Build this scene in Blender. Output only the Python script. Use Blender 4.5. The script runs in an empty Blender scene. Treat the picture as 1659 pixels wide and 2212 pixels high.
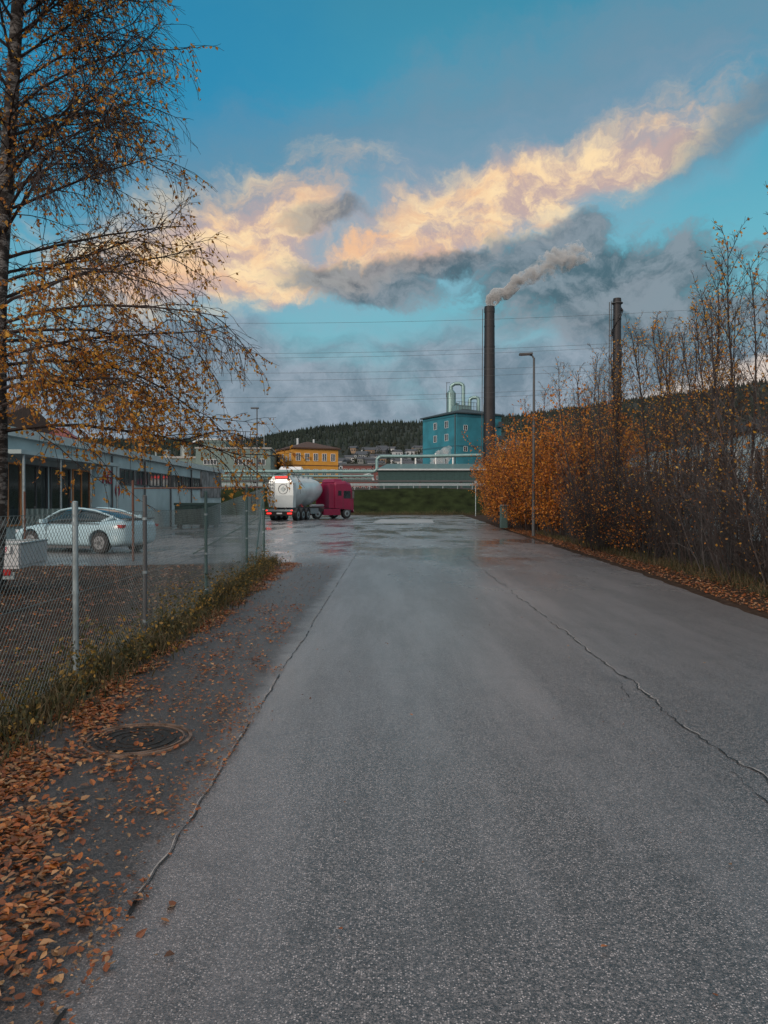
import bpy, math, random
from mathutils import Vector, Matrix, noise
R = random.Random(7)
rad = math.radians
scene = bpy.context.scene
scene.view_settings.view_transform = 'Standard'
scene.view_settings.look = 'None'
scene.view_settings.exposure = 0

def lin(c):
    out = []
    for v in c[:3]:
        v /= 255.0
        out.append(v/12.92 if v <= 0.04045 else ((v+0.055)/1.055)**2.4)
    return (*out, 1.0)

# ---------------------------------------------------------------- materials
MATS = {}
def mat(name, col=(0.5,0.5,0.5), rough=0.6, metal=0.0, var=0.15, scale=3.0, emit=None, estr=0, bump=0.0, bscale=30, spec=0.5):
    if name in MATS: return MATS[name]
    m = bpy.data.materials.new(name); m.use_nodes = True
    nt = m.node_tree; b = nt.nodes['Principled BSDF']
    b.inputs['Roughness'].default_value = rough
    b.inputs['Metallic'].default_value = metal
    b.inputs['Specular IOR Level'].default_value = spec
    tc = nt.nodes.new('ShaderNodeTexCoord')
    n = nt.nodes.new('ShaderNodeTexNoise'); n.inputs['Scale'].default_value = scale; n.inputs['Detail'].default_value = 6
    nt.links.new(tc.outputs['Object'], n.inputs['Vector'])
    r = nt.nodes.new('ShaderNodeValToRGB')
    r.color_ramp.elements[0].position = 0.3; r.color_ramp.elements[1].position = 0.72
    r.color_ramp.elements[0].color = (*[max(0,c*(1-var)) for c in col[:3]],1)
    r.color_ramp.elements[1].color = (*[min(1,c*(1+var)) for c in col[:3]],1)
    nt.links.new(n.outputs['Fac'], r.inputs['Fac']); nt.links.new(r.outputs['Color'], b.inputs['Base Color'])
    if bump:
        n2 = nt.nodes.new('ShaderNodeTexNoise'); n2.inputs['Scale'].default_value = bscale; n2.inputs['Detail'].default_value = 5
        nt.links.new(tc.outputs['Object'], n2.inputs['Vector'])
        bm = nt.nodes.new('ShaderNodeBump'); bm.inputs['Strength'].default_value = bump; bm.inputs['Distance'].default_value = 0.02
        nt.links.new(n2.outputs['Fac'], bm.inputs['Height']); nt.links.new(bm.outputs['Normal'], b.inputs['Normal'])
    if emit:
        b.inputs['Emission Color'].default_value = (*emit,1); b.inputs['Emission Strength'].default_value = estr
    MATS[name] = m
    return m

def leafmat(name, cols, rough=0.6, trans=0.35):
    m = bpy.data.materials.new(name); m.use_nodes = True
    nt = m.node_tree; b = nt.nodes['Principled BSDF']; out = nt.nodes['Material Output']
    g = nt.nodes.new('ShaderNodeNewGeometry')
    r = nt.nodes.new('ShaderNodeValToRGB'); cr = r.color_ramp
    while len(cr.elements) < len(cols): cr.elements.new(0.5)
    for i,c in enumerate(cols):
        cr.elements[i].position = i/(len(cols)-1); cr.elements[i].color = (*c,1)
    nt.links.new(g.outputs['Random Per Island'], r.inputs['Fac'])
    nt.links.new(r.outputs['Color'], b.inputs['Base Color'])
    b.inputs['Roughness'].default_value = rough
    t = nt.nodes.new('ShaderNodeBsdfTranslucent'); nt.links.new(r.outputs['Color'], t.inputs['Color'])
    mx = nt.nodes.new('ShaderNodeMixShader'); mx.inputs[0].default_value = trans
    nt.links.new(b.outputs[0], mx.inputs[1]); nt.links.new(t.outputs[0], mx.inputs[2]); nt.links.new(mx.outputs[0], out.inputs['Surface'])
    MATS[name] = m
    return m

# ---------------------------------------------------------------- mesh builder
class Part:
    def __init__(s): s.v=[]; s.f=[]; s.m=[]; s.mats=[]; s.smooth=False
    def mi(s, m):
        if m not in s.mats: s.mats.append(m)
        return s.mats.index(m)
class G:
    """a group: Empty named `name` with part meshes as children (or one mesh)."""
    def __init__(s, name, loc=(0,0,0), rot=0.0):
        s.name=name; s.loc=loc; s.rot=rot; s.parts={}
    def p(s, key):
        if key not in s.parts: s.parts[key]=Part()
        return s.parts[key]
    def raw(s, key, m, vs, fs):
        P=s.p(key); o=len(P.v); P.v.extend(vs); k=P.mi(m)
        for f in fs: P.f.append(tuple(i+o for i in f)); P.m.append(k)
    def box(s, key, m, c, d, rz=0.0, ry=0.0, taper=1.0):
        hx,hy,hz=d[0]/2,d[1]/2,d[2]/2
        M = Matrix.Translation(c) @ Matrix.Rotation(rz,4,'Z') @ Matrix.Rotation(ry,4,'Y')
        vs=[]
        for z,t in ((-hz,1),(hz,taper)):
            for x,y in ((-hx,-hy),(hx,-hy),(hx,hy),(-hx,hy)):
                vs.append(tuple(M@Vector((x*t,y*t,z))))
        s.raw(key,m,vs,[(3,2,1,0),(4,5,6,7),(0,1,5,4),(1,2,6,5),(2,3,7,6),(3,0,4,7)])
    def bbox(s, key, m, a, b):
        s.box(key,m,[(a[i]+b[i])/2 for i in range(3)],[abs(b[i]-a[i]) for i in range(3)])
    def tube(s, key, m, p0, p1, r0, r1=None, n=8, caps=True):
        if r1 is None: r1=r0
        p0=Vector(p0); p1=Vector(p1); d=(p1-p0)
        if d.length<1e-6: return
        d.normalize()
        a = d.orthogonal().normalized(); b=d.cross(a)
        vs=[]
        for p,r in ((p0,r0),(p1,r1)):
            for i in range(n):
                t=2*math.pi*i/n
                vs.append(tuple(p+a*(r*math.cos(t))+b*(r*math.sin(t))))
        fs=[(i,(i+1)%n,n+(i+1)%n,n+i) for i in range(n)]
        if caps: fs += [tuple(range(n-1,-1,-1)), tuple(range(n,2*n))]
        s.raw(key,m,vs,fs)
    def path(s, key, m, pts, r, n=8):
        for i in range(len(pts)-1): s.tube(key,m,pts[i],pts[i+1],r,r,n)
    def loft(s, key, m, rings, cap=True, closed=True):
        n=len(rings[0]); vs=[tuple(v) for r in rings for v in r]; fs=[]
        for k in range(len(rings)-1):
            for i in range(n if closed else n-1):
                j=(i+1)%n
                fs.append((k*n+i,k*n+j,(k+1)*n+j,(k+1)*n+i))
        if cap: fs += [tuple(range(n-1,-1,-1)), tuple((len(rings)-1)*n+i for i in range(n))]
        s.raw(key,m,vs,fs)
    def done(s, smooth=(), bevel=0.0, single=False):
        objs=[]
        if single:
            P=Part()
            for k,q in s.parts.items():
                o=len(P.v); P.v.extend(q.v)
                for f,mi in zip(q.f,q.m):
                    P.f.append(tuple(i+o for i in f)); P.m.append(P.mi(q.mats[mi]))
            items=[(s.name,P)]
        else:
            e=bpy.data.objects.new(s.name,None); scene.collection.objects.link(e)
            e.location=s.loc; e.rotation_euler=(0,0,s.rot); e.empty_display_size=0.5
            items=list(s.parts.items())
        for k,P in items:
            me=bpy.data.meshes.new(k); me.from_pydata(P.v,[],P.f)
            for m in P.mats: me.materials.append(m)
            me.polygons.foreach_set('material_index',P.m)
            sm = (smooth is True) or (k in smooth)
            if sm:
                me.polygons.foreach_set('use_smooth',[True]*len(P.f))
                try: me.set_sharp_from_angle(angle=rad(40))
                except Exception: pass
            me.update()
            ob=bpy.data.objects.new(k,me); scene.collection.objects.link(ob)
            if single: ob.location=s.loc; ob.rotation_euler=(0,0,s.rot)
            else: ob.parent=e
            if bevel and k!='glass':
                bv=ob.modifiers.new('bev','BEVEL'); bv.width=bevel; bv.segments=2; bv.limit_method='ANGLE'; bv.angle_limit=rad(50)
            objs.append(ob)
        return objs[0] if single else e

def text(body, loc, size, m, rot, parent=None, name='lettering', extrude=0.005):
    cu=bpy.data.curves.new(name,'FONT'); cu.body=body; cu.size=size; cu.extrude=extrude; cu.align_x='CENTER'; cu.align_y='CENTER'
    cu.materials.append(m)
    o=bpy.data.objects.new(name,cu); scene.collection.objects.link(o); o.location=loc; o.rotation_euler=rot
    if parent: o.parent=parent
    return o

# basic palette
white  = mat('white_paint',(0.66,0.70,0.72),0.35,var=0.06)
greyw  = mat('grey_render_wall',(0.33,0.42,0.44),0.8,var=0.18,scale=0.6,bump=0.2)
dgrey  = mat('dark_grey',(0.06,0.065,0.07),0.6)
black  = mat('black_rubber',(0.018,0.018,0.02),0.7)
steel  = mat('galvanised_steel',(0.28,0.34,0.36),0.45,0.6,var=0.2,scale=8)
pipem  = mat('clad_pipe',(0.5,0.54,0.55),0.35,0.5,var=0.12)
glass  = mat('window_glass',(0.02,0.03,0.035),0.08,var=0.3,spec=0.8)
redp   = mat('red_lacquer',(0.20,0.010,0.045),0.3,var=0.1)
redl   = mat('tail_light',(0.6,0.02,0.02),0.3,emit=(1,0.04,0.03),estr=1.6)
dgreen = mat('dark_green_metal',(0.012,0.045,0.042),0.5)
bluef  = mat('blue_facade',(0.024,0.18,0.24),0.75,var=0.25,scale=0.35,bump=0.2)
yellowf= mat('yellow_facade',(0.52,0.25,0.035),0.75,var=0.12,scale=0.8)
brownr = mat('brown_roof',(0.07,0.035,0.022),0.7)
blackst= mat('black_chimney_steel',(0.012,0.012,0.015),0.6,var=0.4,scale=0.6)
rust   = mat('rusty_post',(0.10,0.045,0.03),0.7)
grpost = mat('green_post',(0.05,0.10,0.10),0.5,0.2)
concrete=mat('concrete',(0.30,0.31,0.30),0.85,var=0.2,scale=1.0,bump=0.3)
brick  = mat('brick_red',(0.13,0.05,0.045),0.8,var=0.2)

# ---------------------------------------------------------------- world / sky
w = bpy.data.worlds.new('World'); scene.world = w; w.use_nodes = True
nt = w.node_tree; nt.nodes.clear(); N=nt.nodes; L=nt.links
def nd(t,**k):
    n=N.new(t)
    for a,b in k.items(): setattr(n,a,b)
    return n
def setin(s,v):
    if hasattr(v,'is_output') or isinstance(v,bpy.types.NodeSocket): L.new(v,s)
    else: s.default_value=v
def ma(op,a,b=None,c=None,clamp=False):
    n=nd('ShaderNodeMath',operation=op); n.use_clamp=clamp
    setin(n.inputs[0],a)
    if b is not None: setin(n.inputs[1],b)
    if c is not None: setin(n.inputs[2],c)
    return n.outputs[0]
def mixc(f,a,b,blend='MIX'):
    n=nd('ShaderNodeMix',data_type='RGBA',blend_type=blend)
    setin(n.inputs[0],f); setin(n.inputs[6],a); setin(n.inputs[7],b); return n.outputs[2]
def mr(v,a,b,c=0.0,d=1.0,smooth=True):
    n=nd('ShaderNodeMapRange'); n.interpolation_type='SMOOTHSTEP' if smooth else 'LINEAR'
    setin(n.inputs[0],v); n.inputs[1].default_value=a; n.inputs[2].default_value=b; n.inputs[3].default_value=c; n.inputs[4].default_value=d
    return n.outputs[0]
def ramp(f,stops):
    n=nd('ShaderNodeValToRGB'); cr=n.color_ramp
    while len(cr.elements)<len(stops): cr.elements.new(0.5)
    for i,(p,c) in enumerate(stops): cr.elements[i].position=p; cr.elements[i].color=c
    setin(n.inputs[0],f); return n.outputs[0]
tc=nd('ShaderNodeTexCoord'); sep=nd('ShaderNodeSeparateXYZ'); L.new(tc.outputs['Generated'],sep.inputs[0])
az=ma('ARCTAN2',sep.outputs[0],sep.outputs[1])
el=ma('ARCSINE',sep.outputs[2])
comb=nd('ShaderNodeCombineXYZ'); L.new(az,comb.inputs[0]); L.new(el,comb.inputs[1])
C=comb.outputs[0]
def noi(vec,scale,detail=6,rough=0.55,dist=0.0,off=(0,0,0),sc=(1,1,1),rot=0):
    mp=nd('ShaderNodeMapping'); L.new(vec,mp.inputs[0]); mp.inputs['Location'].default_value=off; mp.inputs['Scale'].default_value=sc; mp.inputs['Rotation'].default_value=(0,0,rot)
    n=nd('ShaderNodeTexNoise'); L.new(mp.outputs[0],n.inputs['Vector']); n.inputs['Scale'].default_value=scale
    n.inputs['Detail'].default_value=detail; n.inputs['Roughness'].default_value=rough; n.inputs['Distortion'].default_value=dist
    return n
wn=noi(C,6,6,0.6)
sub=nd('ShaderNodeVectorMath',operation='SUBTRACT'); L.new(wn.outputs['Color'],sub.inputs[0]); sub.inputs[1].default_value=(0.5,0.5,0.5)
scl=nd('ShaderNodeVectorMath',operation='SCALE'); L.new(sub.outputs[0],scl.inputs[0]); scl.inputs['Scale'].default_value=0.13
add=nd('ShaderNodeVectorMath',operation='ADD'); L.new(C,add.inputs[0]); L.new(scl.outputs[0],add.inputs[1])
CW=add.outputs[0]
streak=noi(CW,6,10,0.66,0.3,rot=rad(-14),sc=(0.8,3.4,1)).outputs['Fac']
billow=noi(CW,15,10,0.64,0.2,sc=(1,1.5,1)).outputs['Fac']
big=noi(CW,3.2,7,0.55,off=(3,1,0),sc=(0.8,2.2,1)).outputs['Fac']
sb=ma('ADD',ma('MULTIPLY',streak,0.6),ma('MULTIPLY',billow,0.4))
def ang(px,py):
    a=math.atan((px-830)/1660); return a, math.atan((1085-py)/1660*math.cos(a))
def blob(cx,cy,lx,wy,rotdeg,soft=0.8,noise_s=billow,amp=1.6,vec=None):
    a,e=ang(cx,cy)
    mp=nd('ShaderNodeMapping'); mp.vector_type='TEXTURE'; L.new(vec or CW,mp.inputs[0])
    mp.inputs['Location'].default_value=(a,e,0); mp.inputs['Rotation'].default_value=(0,0,rad(rotdeg)); mp.inputs['Scale'].default_value=(lx/1660,wy/1660,1)
    ln=nd('ShaderNodeVectorMath',operation='LENGTH'); L.new(mp.outputs[0],ln.inputs[0])
    q=ma('ADD',ln.outputs['Value'],ma('MULTIPLY',ma('SUBTRACT',0.5,noise_s),amp))
    return mr(q,1.0+soft/2,1.0-soft/2)
def mx2(a,b): return ma('MAXIMUM',a,b)
SUN_AZ, SUN_EL = rad(-140), rad(20)
skyt=nd('ShaderNodeTexSky'); skyt.sky_type='NISHITA'; skyt.sun_disc=False; skyt.sun_elevation=SUN_EL; skyt.sun_rotation=SUN_AZ
eln=mr(el,0,rad(40),smooth=False)
grad=ramp(eln,[(0,lin((150,178,190))),(0.22,lin((128,188,200))),(0.45,lin((102,180,198))),(0.65,lin((68,158,188))),(0.85,lin((60,140,168))),(1.0,lin((68,132,158)))])
def x10(c): return mixc(1.0,c,(10,10,10,1),'MULTIPLY')
sky=mixc(0.92,skyt.outputs[0],x10(grad))
def S(rgb,k=1.0):
    c=lin(rgb); return (c[0]*10*k,c[1]*10*k,c[2]*10*k,1)
sky=mixc(ma('MULTIPLY',blob(260,180,430,330,0,1.4,streak,0.6),0.55),sky,S((20,128,178)))
# thin lavender haze across the upper middle
hz=mx2(blob(1050,280,760,110,9,1.4,sb,1.6), ma('MULTIPLY',blob(520,395,320,80,8,1.2,sb,1.6),0.85))
sky=mixc(ma('MULTIPLY',hz,0.62),sky,S((118,144,164)))
sky=mixc(ma('MULTIPLY',blob(1330,90,500,60,6,1.4,sb,2.0),0.25),sky,S((124,146,164)))
# low gray blanket
low=mr(ma('ADD',el,ma('MULTIPLY',ma('SUBTRACT',big,0.5),0.42)),rad(15.0),rad(8))
lowc=mixc(mr(billow,0.3,0.7),S((104,118,134)),S((156,164,178)))
sky=mixc(ma('MULTIPLY',low,0.86),sky,lowc)
# pale warm gap low right
sky=mixc(ma('MULTIPLY',blob(1620,830,220,30,4,1.0,streak,1.0),0.8),sky,S((232,214,200)))
# lit peach clouds
A=blob(1110,408,370,62,13,1.2,sb,2.1)
A2=blob(1380,345,120,34,8,1.0,sb,1.2)
B=blob(480,535,280,100,18,1.1,sb,2.2)
Cc=blob(860,545,340,46,14,1.0,billow,1.9)
D0=blob(420,620,240,50,8,0.9,sb,1.8)
D1=blob(650,610,120,26,30,0.9,sb,1.6)
pe=mx2(mx2(mx2(A,A2),mx2(B,D1)),mx2(Cc,D0))
under=blob(860,500,600,115,13,1.6,sb,1.8)
sky=mixc(ma('MULTIPLY',under,0.55),sky,S((158,164,182)))
pcol=mixc(mr(billow,0.38,0.58),S((198,172,166)),mixc(mr(streak,0.35,0.6),S((244,194,152)),S((255,224,176),1.04)))
sky=mixc(ma('MULTIPLY',pe,0.93),sky,pcol)
# dusky streak far right
sky=mixc(ma('MULTIPLY',blob(1680,225,210,42,20,1.2,sb,1.4),0.7),sky,S((106,132,150)))
# grey clouds
gcol=mixc(mr(billow,0.36,0.62),S((72,92,104)),S((134,144,154)))
D=mx2(blob(1290,605,300,98,-4,0.5,billow,1.7),blob(1200,540,130,55,25,0.5,billow,1.6))
E=mx2(blob(790,610,170,40,-2,0.7,billow,2.0),ma('MULTIPLY',blob(700,485,85,22,6,0.9,billow,2.0),0.75))
F=mx2(blob(960,570,140,26,8,0.8,billow,2.0),blob(1420,690,320,55,-5,1.0,billow,1.8))
sky=mixc(ma('MULTIPLY',mx2(D,mx2(E,F)),0.88),sky,gcol)
# unseen bright sky added behind the viewer and overhead to brighten the road
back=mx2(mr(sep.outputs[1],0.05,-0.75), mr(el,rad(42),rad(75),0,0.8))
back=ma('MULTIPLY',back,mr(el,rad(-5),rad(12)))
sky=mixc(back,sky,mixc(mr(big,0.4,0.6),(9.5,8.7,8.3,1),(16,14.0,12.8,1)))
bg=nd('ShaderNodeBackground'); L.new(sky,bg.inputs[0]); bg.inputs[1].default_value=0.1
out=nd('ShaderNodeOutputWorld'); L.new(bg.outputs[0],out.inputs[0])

sl=bpy.data.lights.new('sun','SUN'); sl.energy=1.6; sl.angle=rad(15); sl.color=(1,0.82,0.68)
so=bpy.data.objects.new('sun',sl); scene.collection.objects.link(so)
sd=Vector((math.sin(SUN_AZ)*math.cos(SUN_EL),math.cos(SUN_AZ)*math.cos(SUN_EL),math.sin(SUN_EL)))
so.rotation_euler=sd.to_track_quat('Z','Y').to_euler()

cam=bpy.data.cameras.new('camera'); co=bpy.data.objects.new('camera',cam); scene.collection.objects.link(co)
co.location=(0,0,1.6); co.rotation_euler=(rad(90-0.72),0,0)
cam.sensor_fit='VERTICAL'; cam.sensor_height=34.6; cam.lens=26; cam.clip_end=9000; cam.clip_start=0.05
scene.camera=co

# ---------------------------------------------------------------- ground
def sheet(name, pts, z, m):
    me=bpy.data.meshes.new(name); me.from_pydata([(x,y,z) for x,y in pts],[],[tuple(range(len(pts)))])
    me.materials.append(m); o=bpy.data.objects.new(name,me); scene.collection.objects.link(o); return o
soil=mat('soil',(0.05,0.042,0.035),0.9,var=0.5,scale=2.5,bump=0.6,bscale=12)
sheet('ground',[(-4000,-200),(4000,-200),(4000,6000),(-4000,6000)],0,soil)

# asphalt
am=bpy.data.materials.new('asphalt'); am.use_nodes=True
nt=am.node_tree; N=nt.nodes; L=nt.links
b=N['Principled BSDF']
tc=nd('ShaderNodeTexCoord'); O=tc.outputs['Object']
sp=nd('ShaderNodeSeparateXYZ'); L.new(O,sp.inputs[0])
fine=noi(O,105,4,0.8).outputs['Fac']
mid=noi(O,36,4,0.75,off=(2,7,0)).outputs['Fac']
vor=nd('ShaderNodeTexVoronoi'); L.new(O,vor.inputs['Vector']); vor.inputs['Scale'].default_value=120
vcol=nd('ShaderNodeSeparateColor'); L.new(vor.outputs['Color'],vcol.inputs[0])
pat=noi(O,0.5,8,0.66,sc=(1.9,0.22,1)).outputs['Fac']
pat2=noi(O,2.2,8,0.68,off=(5,0,0)).outputs['Fac']
base=mixc(mr(fine,0.42,0.60),(0.022,0.020,0.020,1),(0.225,0.196,0.190,1))
base=mixc(ma('MULTIPLY',mr(mid,0.44,0.58),0.50),base,(0.024,0.022,0.022,1))
base=mixc(ma('MULTIPLY',mr(vcol.outputs[0],0.64,0.84),mr(vor.outputs['Distance'],0.5,0.25)),base,(0.52,0.46,0.45,1))
base=mixc(ma('MULTIPLY',mr(pat,0.42,0.64),0.32),base,(0.27,0.235,0.235,1))
base=mixc(ma('MULTIPLY',mr(pat2,0.48,0.70),0.32),base,(0.04,0.034,0.032,1))
edge=ma('ADD',sp.outputs[0],ma('MULTIPLY',ma('SUBTRACT',pat2,0.5),0.5))
left=mr(edge,-0.9,-1.2)
near=mr(sp.outputs[1],24,18)
old=ma('MULTIPLY',left,near)
base=mixc(ma('MULTIPLY',old,0.82),base,mixc(mr(fine,0.48,0.64),(0.014,0.012,0.012,1),(0.095,0.080,0.072,1)))
L.new(base,b.inputs['Base Color'])
# wet film: worn tracks in the middle of the carriageway, more damp patches down the road and in the lot
wetn=noi(O,0.30,8,0.68,off=(9,3,0),sc=(1.1,0.5,1)).outputs['Fac']
wet=ma('MULTIPLY',mr(wetn,0.46,0.58),mr(sp.outputs[1],11,26))
rightdry=mr(sp.outputs[0],2.6,5.5)
film=ma('SUBTRACT',mr(pat,0.36,0.62,0.60,1.0),ma('MULTIPLY',rightdry,0.35))
film=ma('MULTIPLY',film,ma('SUBTRACT',1.0,ma('MULTIPLY',old,0.85)))
b.inputs['Roughness'].default_value=0.45; b.inputs['Specular IOR Level'].default_value=0.7
b.inputs['Coat IOR'].default_value=1.55
L.new(ma('MAXIMUM',film,wet),b.inputs['Coat Weight'])
L.new(ma('SUBTRACT',0.29,ma('MULTIPLY',wet,0.20)),b.inputs['Coat Roughness'])
hgt=ma('ADD',ma('ADD',ma('MULTIPLY',fine,0.6),ma('MULTIPLY',mid,0.9)),ma('MULTIPLY',vor.outputs['Distance'],-0.4))
bm=nd('ShaderNodeBump'); L.new(ma('SUBTRACT',0.7,ma('MULTIPLY',wet,0.6)),bm.inputs['Strength']); bm.inputs['Distance'].default_value=0.008
L.new(hgt,bm.inputs['Height'])
bm2=nd('ShaderNodeBump'); bm2.inputs['Strength'].default_value=0.2; bm2.inputs['Distance'].default_value=0.03
L.new(pat2,bm2.inputs['Height']); L.new(bm.outputs[0],bm2.inputs['Normal']); L.new(bm2.outputs[0],b.inputs['Normal'])
bm3=nd('ShaderNodeBump'); L.new(ma('SUBTRACT',0.30,ma('MULTIPLY',wet,0.27)),bm3.inputs['Strength']); bm3.inputs['Distance'].default_value=0.006
L.new(hgt,bm3.inputs['Height']); L.new(bm3.outputs[0],b.inputs['Coat Normal'])
def jit(y): return 0.09*noise.noise(Vector((y*1.3,3.1,0)))+0.03*noise.noise(Vector((y*6,1.1,0)))
redge=[(4.6,-6),(5.2,10.4),(5.7,16.6),(6.2,28),(7,45),(8.3,66),(10,99)]
def rx(y):
    for (a,b_),(c,d) in zip(redge,redge[1:]):
        if b_<=y<=d: return a+(c-a)*(y-b_)/(d-b_)
    return redge[-1][0]
pts=[]
y=-6
while y<98: pts.append((rx(y)+jit(y)*2,y)); y+=0.4 if y<35 else 2
pts+= [(rx(98),98.5),(-60,98.5),(-60,70),(-14.2,70),(-14.2,19.5),(-7,19.3),(-3.2,20.6)]
y=19.5
while y>-6: pts.append((-2.35-0.2*max(0,(y-14)/5)+2*jit(y+40),y)); y-=0.3
sheet('road',pts,0.004,am)
# cracks / joints
cr_m=mat('crack_sealant',(0.015,0.015,0.015),0.5)
cl_m=mat('crack_grit',(0.28,0.26,0.25),0.8,var=0.4,scale=20)
g=G('road_crack')
def ribbon(fx,y0,y1,wd,m,z,skip=0.0,step=0.04):
    y=y0; prev=None
    while y<y1:
        x=fx(y); ww=wd*(0.2+1.7*abs(noise.noise(Vector((y*4.5,9,x)))) )
        if noise.noise(Vector((y*1.3,17,x)))<skip-0.5: ww=0
        cur=((x-ww,y,z),(x+ww,y,z))
        if prev and ww>0: g.raw('joint',m,[prev[0],prev[1],cur[1],cur[0]],[(0,1,2,3)])
        prev=cur; y+=step*(1 if y<12 else 3)
f1=lambda y:2.08+0.015*y+0.08*noise.noise(Vector((y*0.8,0,0)))+0.06*noise.noise(Vector((y*3,0,5)))+0.03*noise.noise(Vector((y*13,0,5)))
f2=lambda y:-1.0+0.006*y+0.03*noise.noise(Vector((y*0.6,4,0)))+0.02*noise.noise(Vector((y*5,4,5)))
ribbon(f1,2,24,0.010,cr_m,0.009,0.2)
ribbon(lambda y:f1(y)+0.014,2,22,0.012,cl_m,0.0075,0.45)
ribbon(lambda y:f1(y)-0.16+0.12*noise.noise(Vector((y*1.1,5,5))),3.5,7,0.004,cr_m,0.009,0.6)
ribbon(f2,2,26,0.008,cr_m,0.009,0.25)
ribbon(lambda y:f2(y)-0.014,2,26,0.009,cl_m,0.0075,0.5)
g.done(single=True)
pm=mat('tarmac_patch',(0.34,0.33,0.33),0.35,var=0.2)
sheet('road_patch',[(-0.9,60),(3.9,59.5),(4.4,71),(-0.3,72)],0.0085,pm)
# manhole
g=G('manhole_cover',(-1.66,5.15,0.004))
castm=mat('cast_iron',(0.028,0.024,0.022),0.6,0.3,var=0.5,scale=25,bump=0.5)
def ringflat(g,key,m,r0,r1,z0,z1,n=40):
    vs=[];fs=[]
    for i in range(n):
        t=2*math.pi*i/n; c,s_=math.cos(t),math.sin(t)
        vs+=[(r0*c,r0*s_,z0),(r0*c,r0*s_,z1),(r1*c,r1*s_,z1),(r1*c,r1*s_,z0)]
    for i in range(n):
        j=(i+1)%n
        for k in range(3): fs.append((4*i+k,4*j+k,4*j+k+1,4*i+k+1))
    g.raw(key,m,vs,fs)
ringflat(g,'frame',mat('worn_iron',(0.15,0.10,0.075),0.6,0.2,scale=9,var=0.7),0.34,0.362,-0.003,0.014)
ringflat(g,'frame',mat('worn_iron'),0.30,0.312,-0.003,0.012)
ringflat(g,'lid',castm,0.0,0.299,-0.003,0.006)
for rr in (0.1,0.17,0.24): ringflat(g,'ribs',castm,rr,rr+0.02,0.004,0.011)
g.done()

yardm=mat('leaf_litter_ground',(0.048,0.028,0.019),0.95,var=0.7,scale=5,bump=1.0,bscale=25,spec=0.1)
sheet('yard_ground',[(-40,-6),(-2.45,-6),(-2.45,19.6),(-40,19.6)],0.003,yardm)
verm=mat('verge_soil',(0.045,0.028,0.019),0.95,var=0.6,scale=8,bump=1.0,bscale=30,spec=0.1)
sheet('verge_ground',[(4.4,-6),(30,-6),(30,98),(9.5,98),(8,66),(6.7,45),(6,28),(5.4,16.6),(4.9,10.4)],0.0025,verm)

# ---------------------------------------------------------------- fallen leaves
lm=leafmat('fallen_leaf',[(0.11,0.038,0.013),(0.30,0.085,0.02),(0.18,0.055,0.02),(0.42,0.15,0.035),(0.12,0.05,0.025),(0.42,0.24,0.11),(0.07,0.028,0.015)],0.4,0.1)
def leafquad(P,c,s,flat=True,rnd=R):
    a=rnd.uniform(0,6.283)
    if flat:
        n=Vector((rnd.gauss(0,0.25),rnd.gauss(0,0.25),1)).normalized()
    else:
        n=Vector((rnd.gauss(0,1),rnd.gauss(0,1),rnd.gauss(0,1))).normalized()
    u=n.orthogonal().normalized(); v=n.cross(u)
    d1=u*math.cos(a)+v*math.sin(a); d2=n.cross(d1)
    bend=n*(s*rnd.uniform(-0.15,0.3))
    c=Vector(c); o=len(P.v)
    if flat:
        # ovate leaf folded along the midrib
        P.v.extend([tuple(c-d1*s*0.5),tuple(c-d1*s*0.2+d2*s*0.34+bend),tuple(c+d1*s*0.22+d2*s*0.26+bend),tuple(c+d1*s*0.62+bend*0.5),tuple(c+d1*s*0.22-d2*s*0.26+bend),tuple(c-d1*s*0.2-d2*s*0.34+bend)])
        P.f.append((o,o+1,o+2,o+3)); P.f.append((o,o+3,o+4,o+5)); P.m.extend([0,0])
    else:
        P.v.extend([tuple(c-d1*s*0.55),tuple(c+d2*s*0.38+bend),tuple(c+d1*s*0.6),tuple(c-d2*s*0.38+bend)])
        P.f.append((o,o+1,o+2,o+3)); P.m.append(0)
g=G('fallen_leaves'); P=g.p('leaves'); P.mats=[lm]
def scatter(n,fx,fy,s0,s1,z=0.012,acc=None):
    k=0
    while k<n:
        y=fy(); x=fx(y)
        if acc and R.random()>acc(x,y): k+=0.2; continue
        leafquad(P,(x,y,z+R.random()*0.015),R.uniform(s0,s1)); k+=1
cl=lambda x,y: max(0.05,min(1,0.5+1.6*noise.noise(Vector((x*1.6,y*1.1,0)))))
cl2=lambda x,y: max(0.06,min(1,0.5+1.9*noise.noise(Vector((x*2.6,y*1.6,4)))))
clm=lambda x,y: 0.25 if (x+1.66)**2+(y-5.15)**2<0.14 else cl2(x,y)
def lx_(y): return -2.42+0.60*max(0,min(1,(6.2-y)/3.0))
def lsd(y): return 0.13+0.17*max(0,min(1,(7-y)/3.0))
scatter(15000,lambda y:R.gauss(lx_(y),lsd(y)),lambda:2.2+18*R.random()**1.7,0.018,0.052,0.012,clm)
scatter(2600,lambda y:R.uniform(-2.3,-1.2),lambda:R.uniform(2.2,12),0.014,0.042,0.012,clm)
scatter(2200,lambda y:-0.95-abs(R.gauss(0,0.5)),lambda:R.uniform(2.1,7.5),0.010,0.030,0.012,cl)
scatter(2500,lambda y:R.uniform(-2.4,-1.1),lambda:R.uniform(5,20),0.010,0.03,0.012)
scatter(110,lambda y:R.uniform(-0.9,4.5),lambda:R.uniform(2.2,14),0.010,0.026,0.012)
scatter(11000,lambda y:rx(y)+0.2+abs(R.gauss(0,0.9)),lambda:R.uniform(8,48),0.03,0.065,0.012)
scatter(12000,lambda y:R.uniform(-13,-2.4),lambda:R.uniform(5,19.5),0.03,0.07,0.01,cl)
g.done(single=True)

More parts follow.
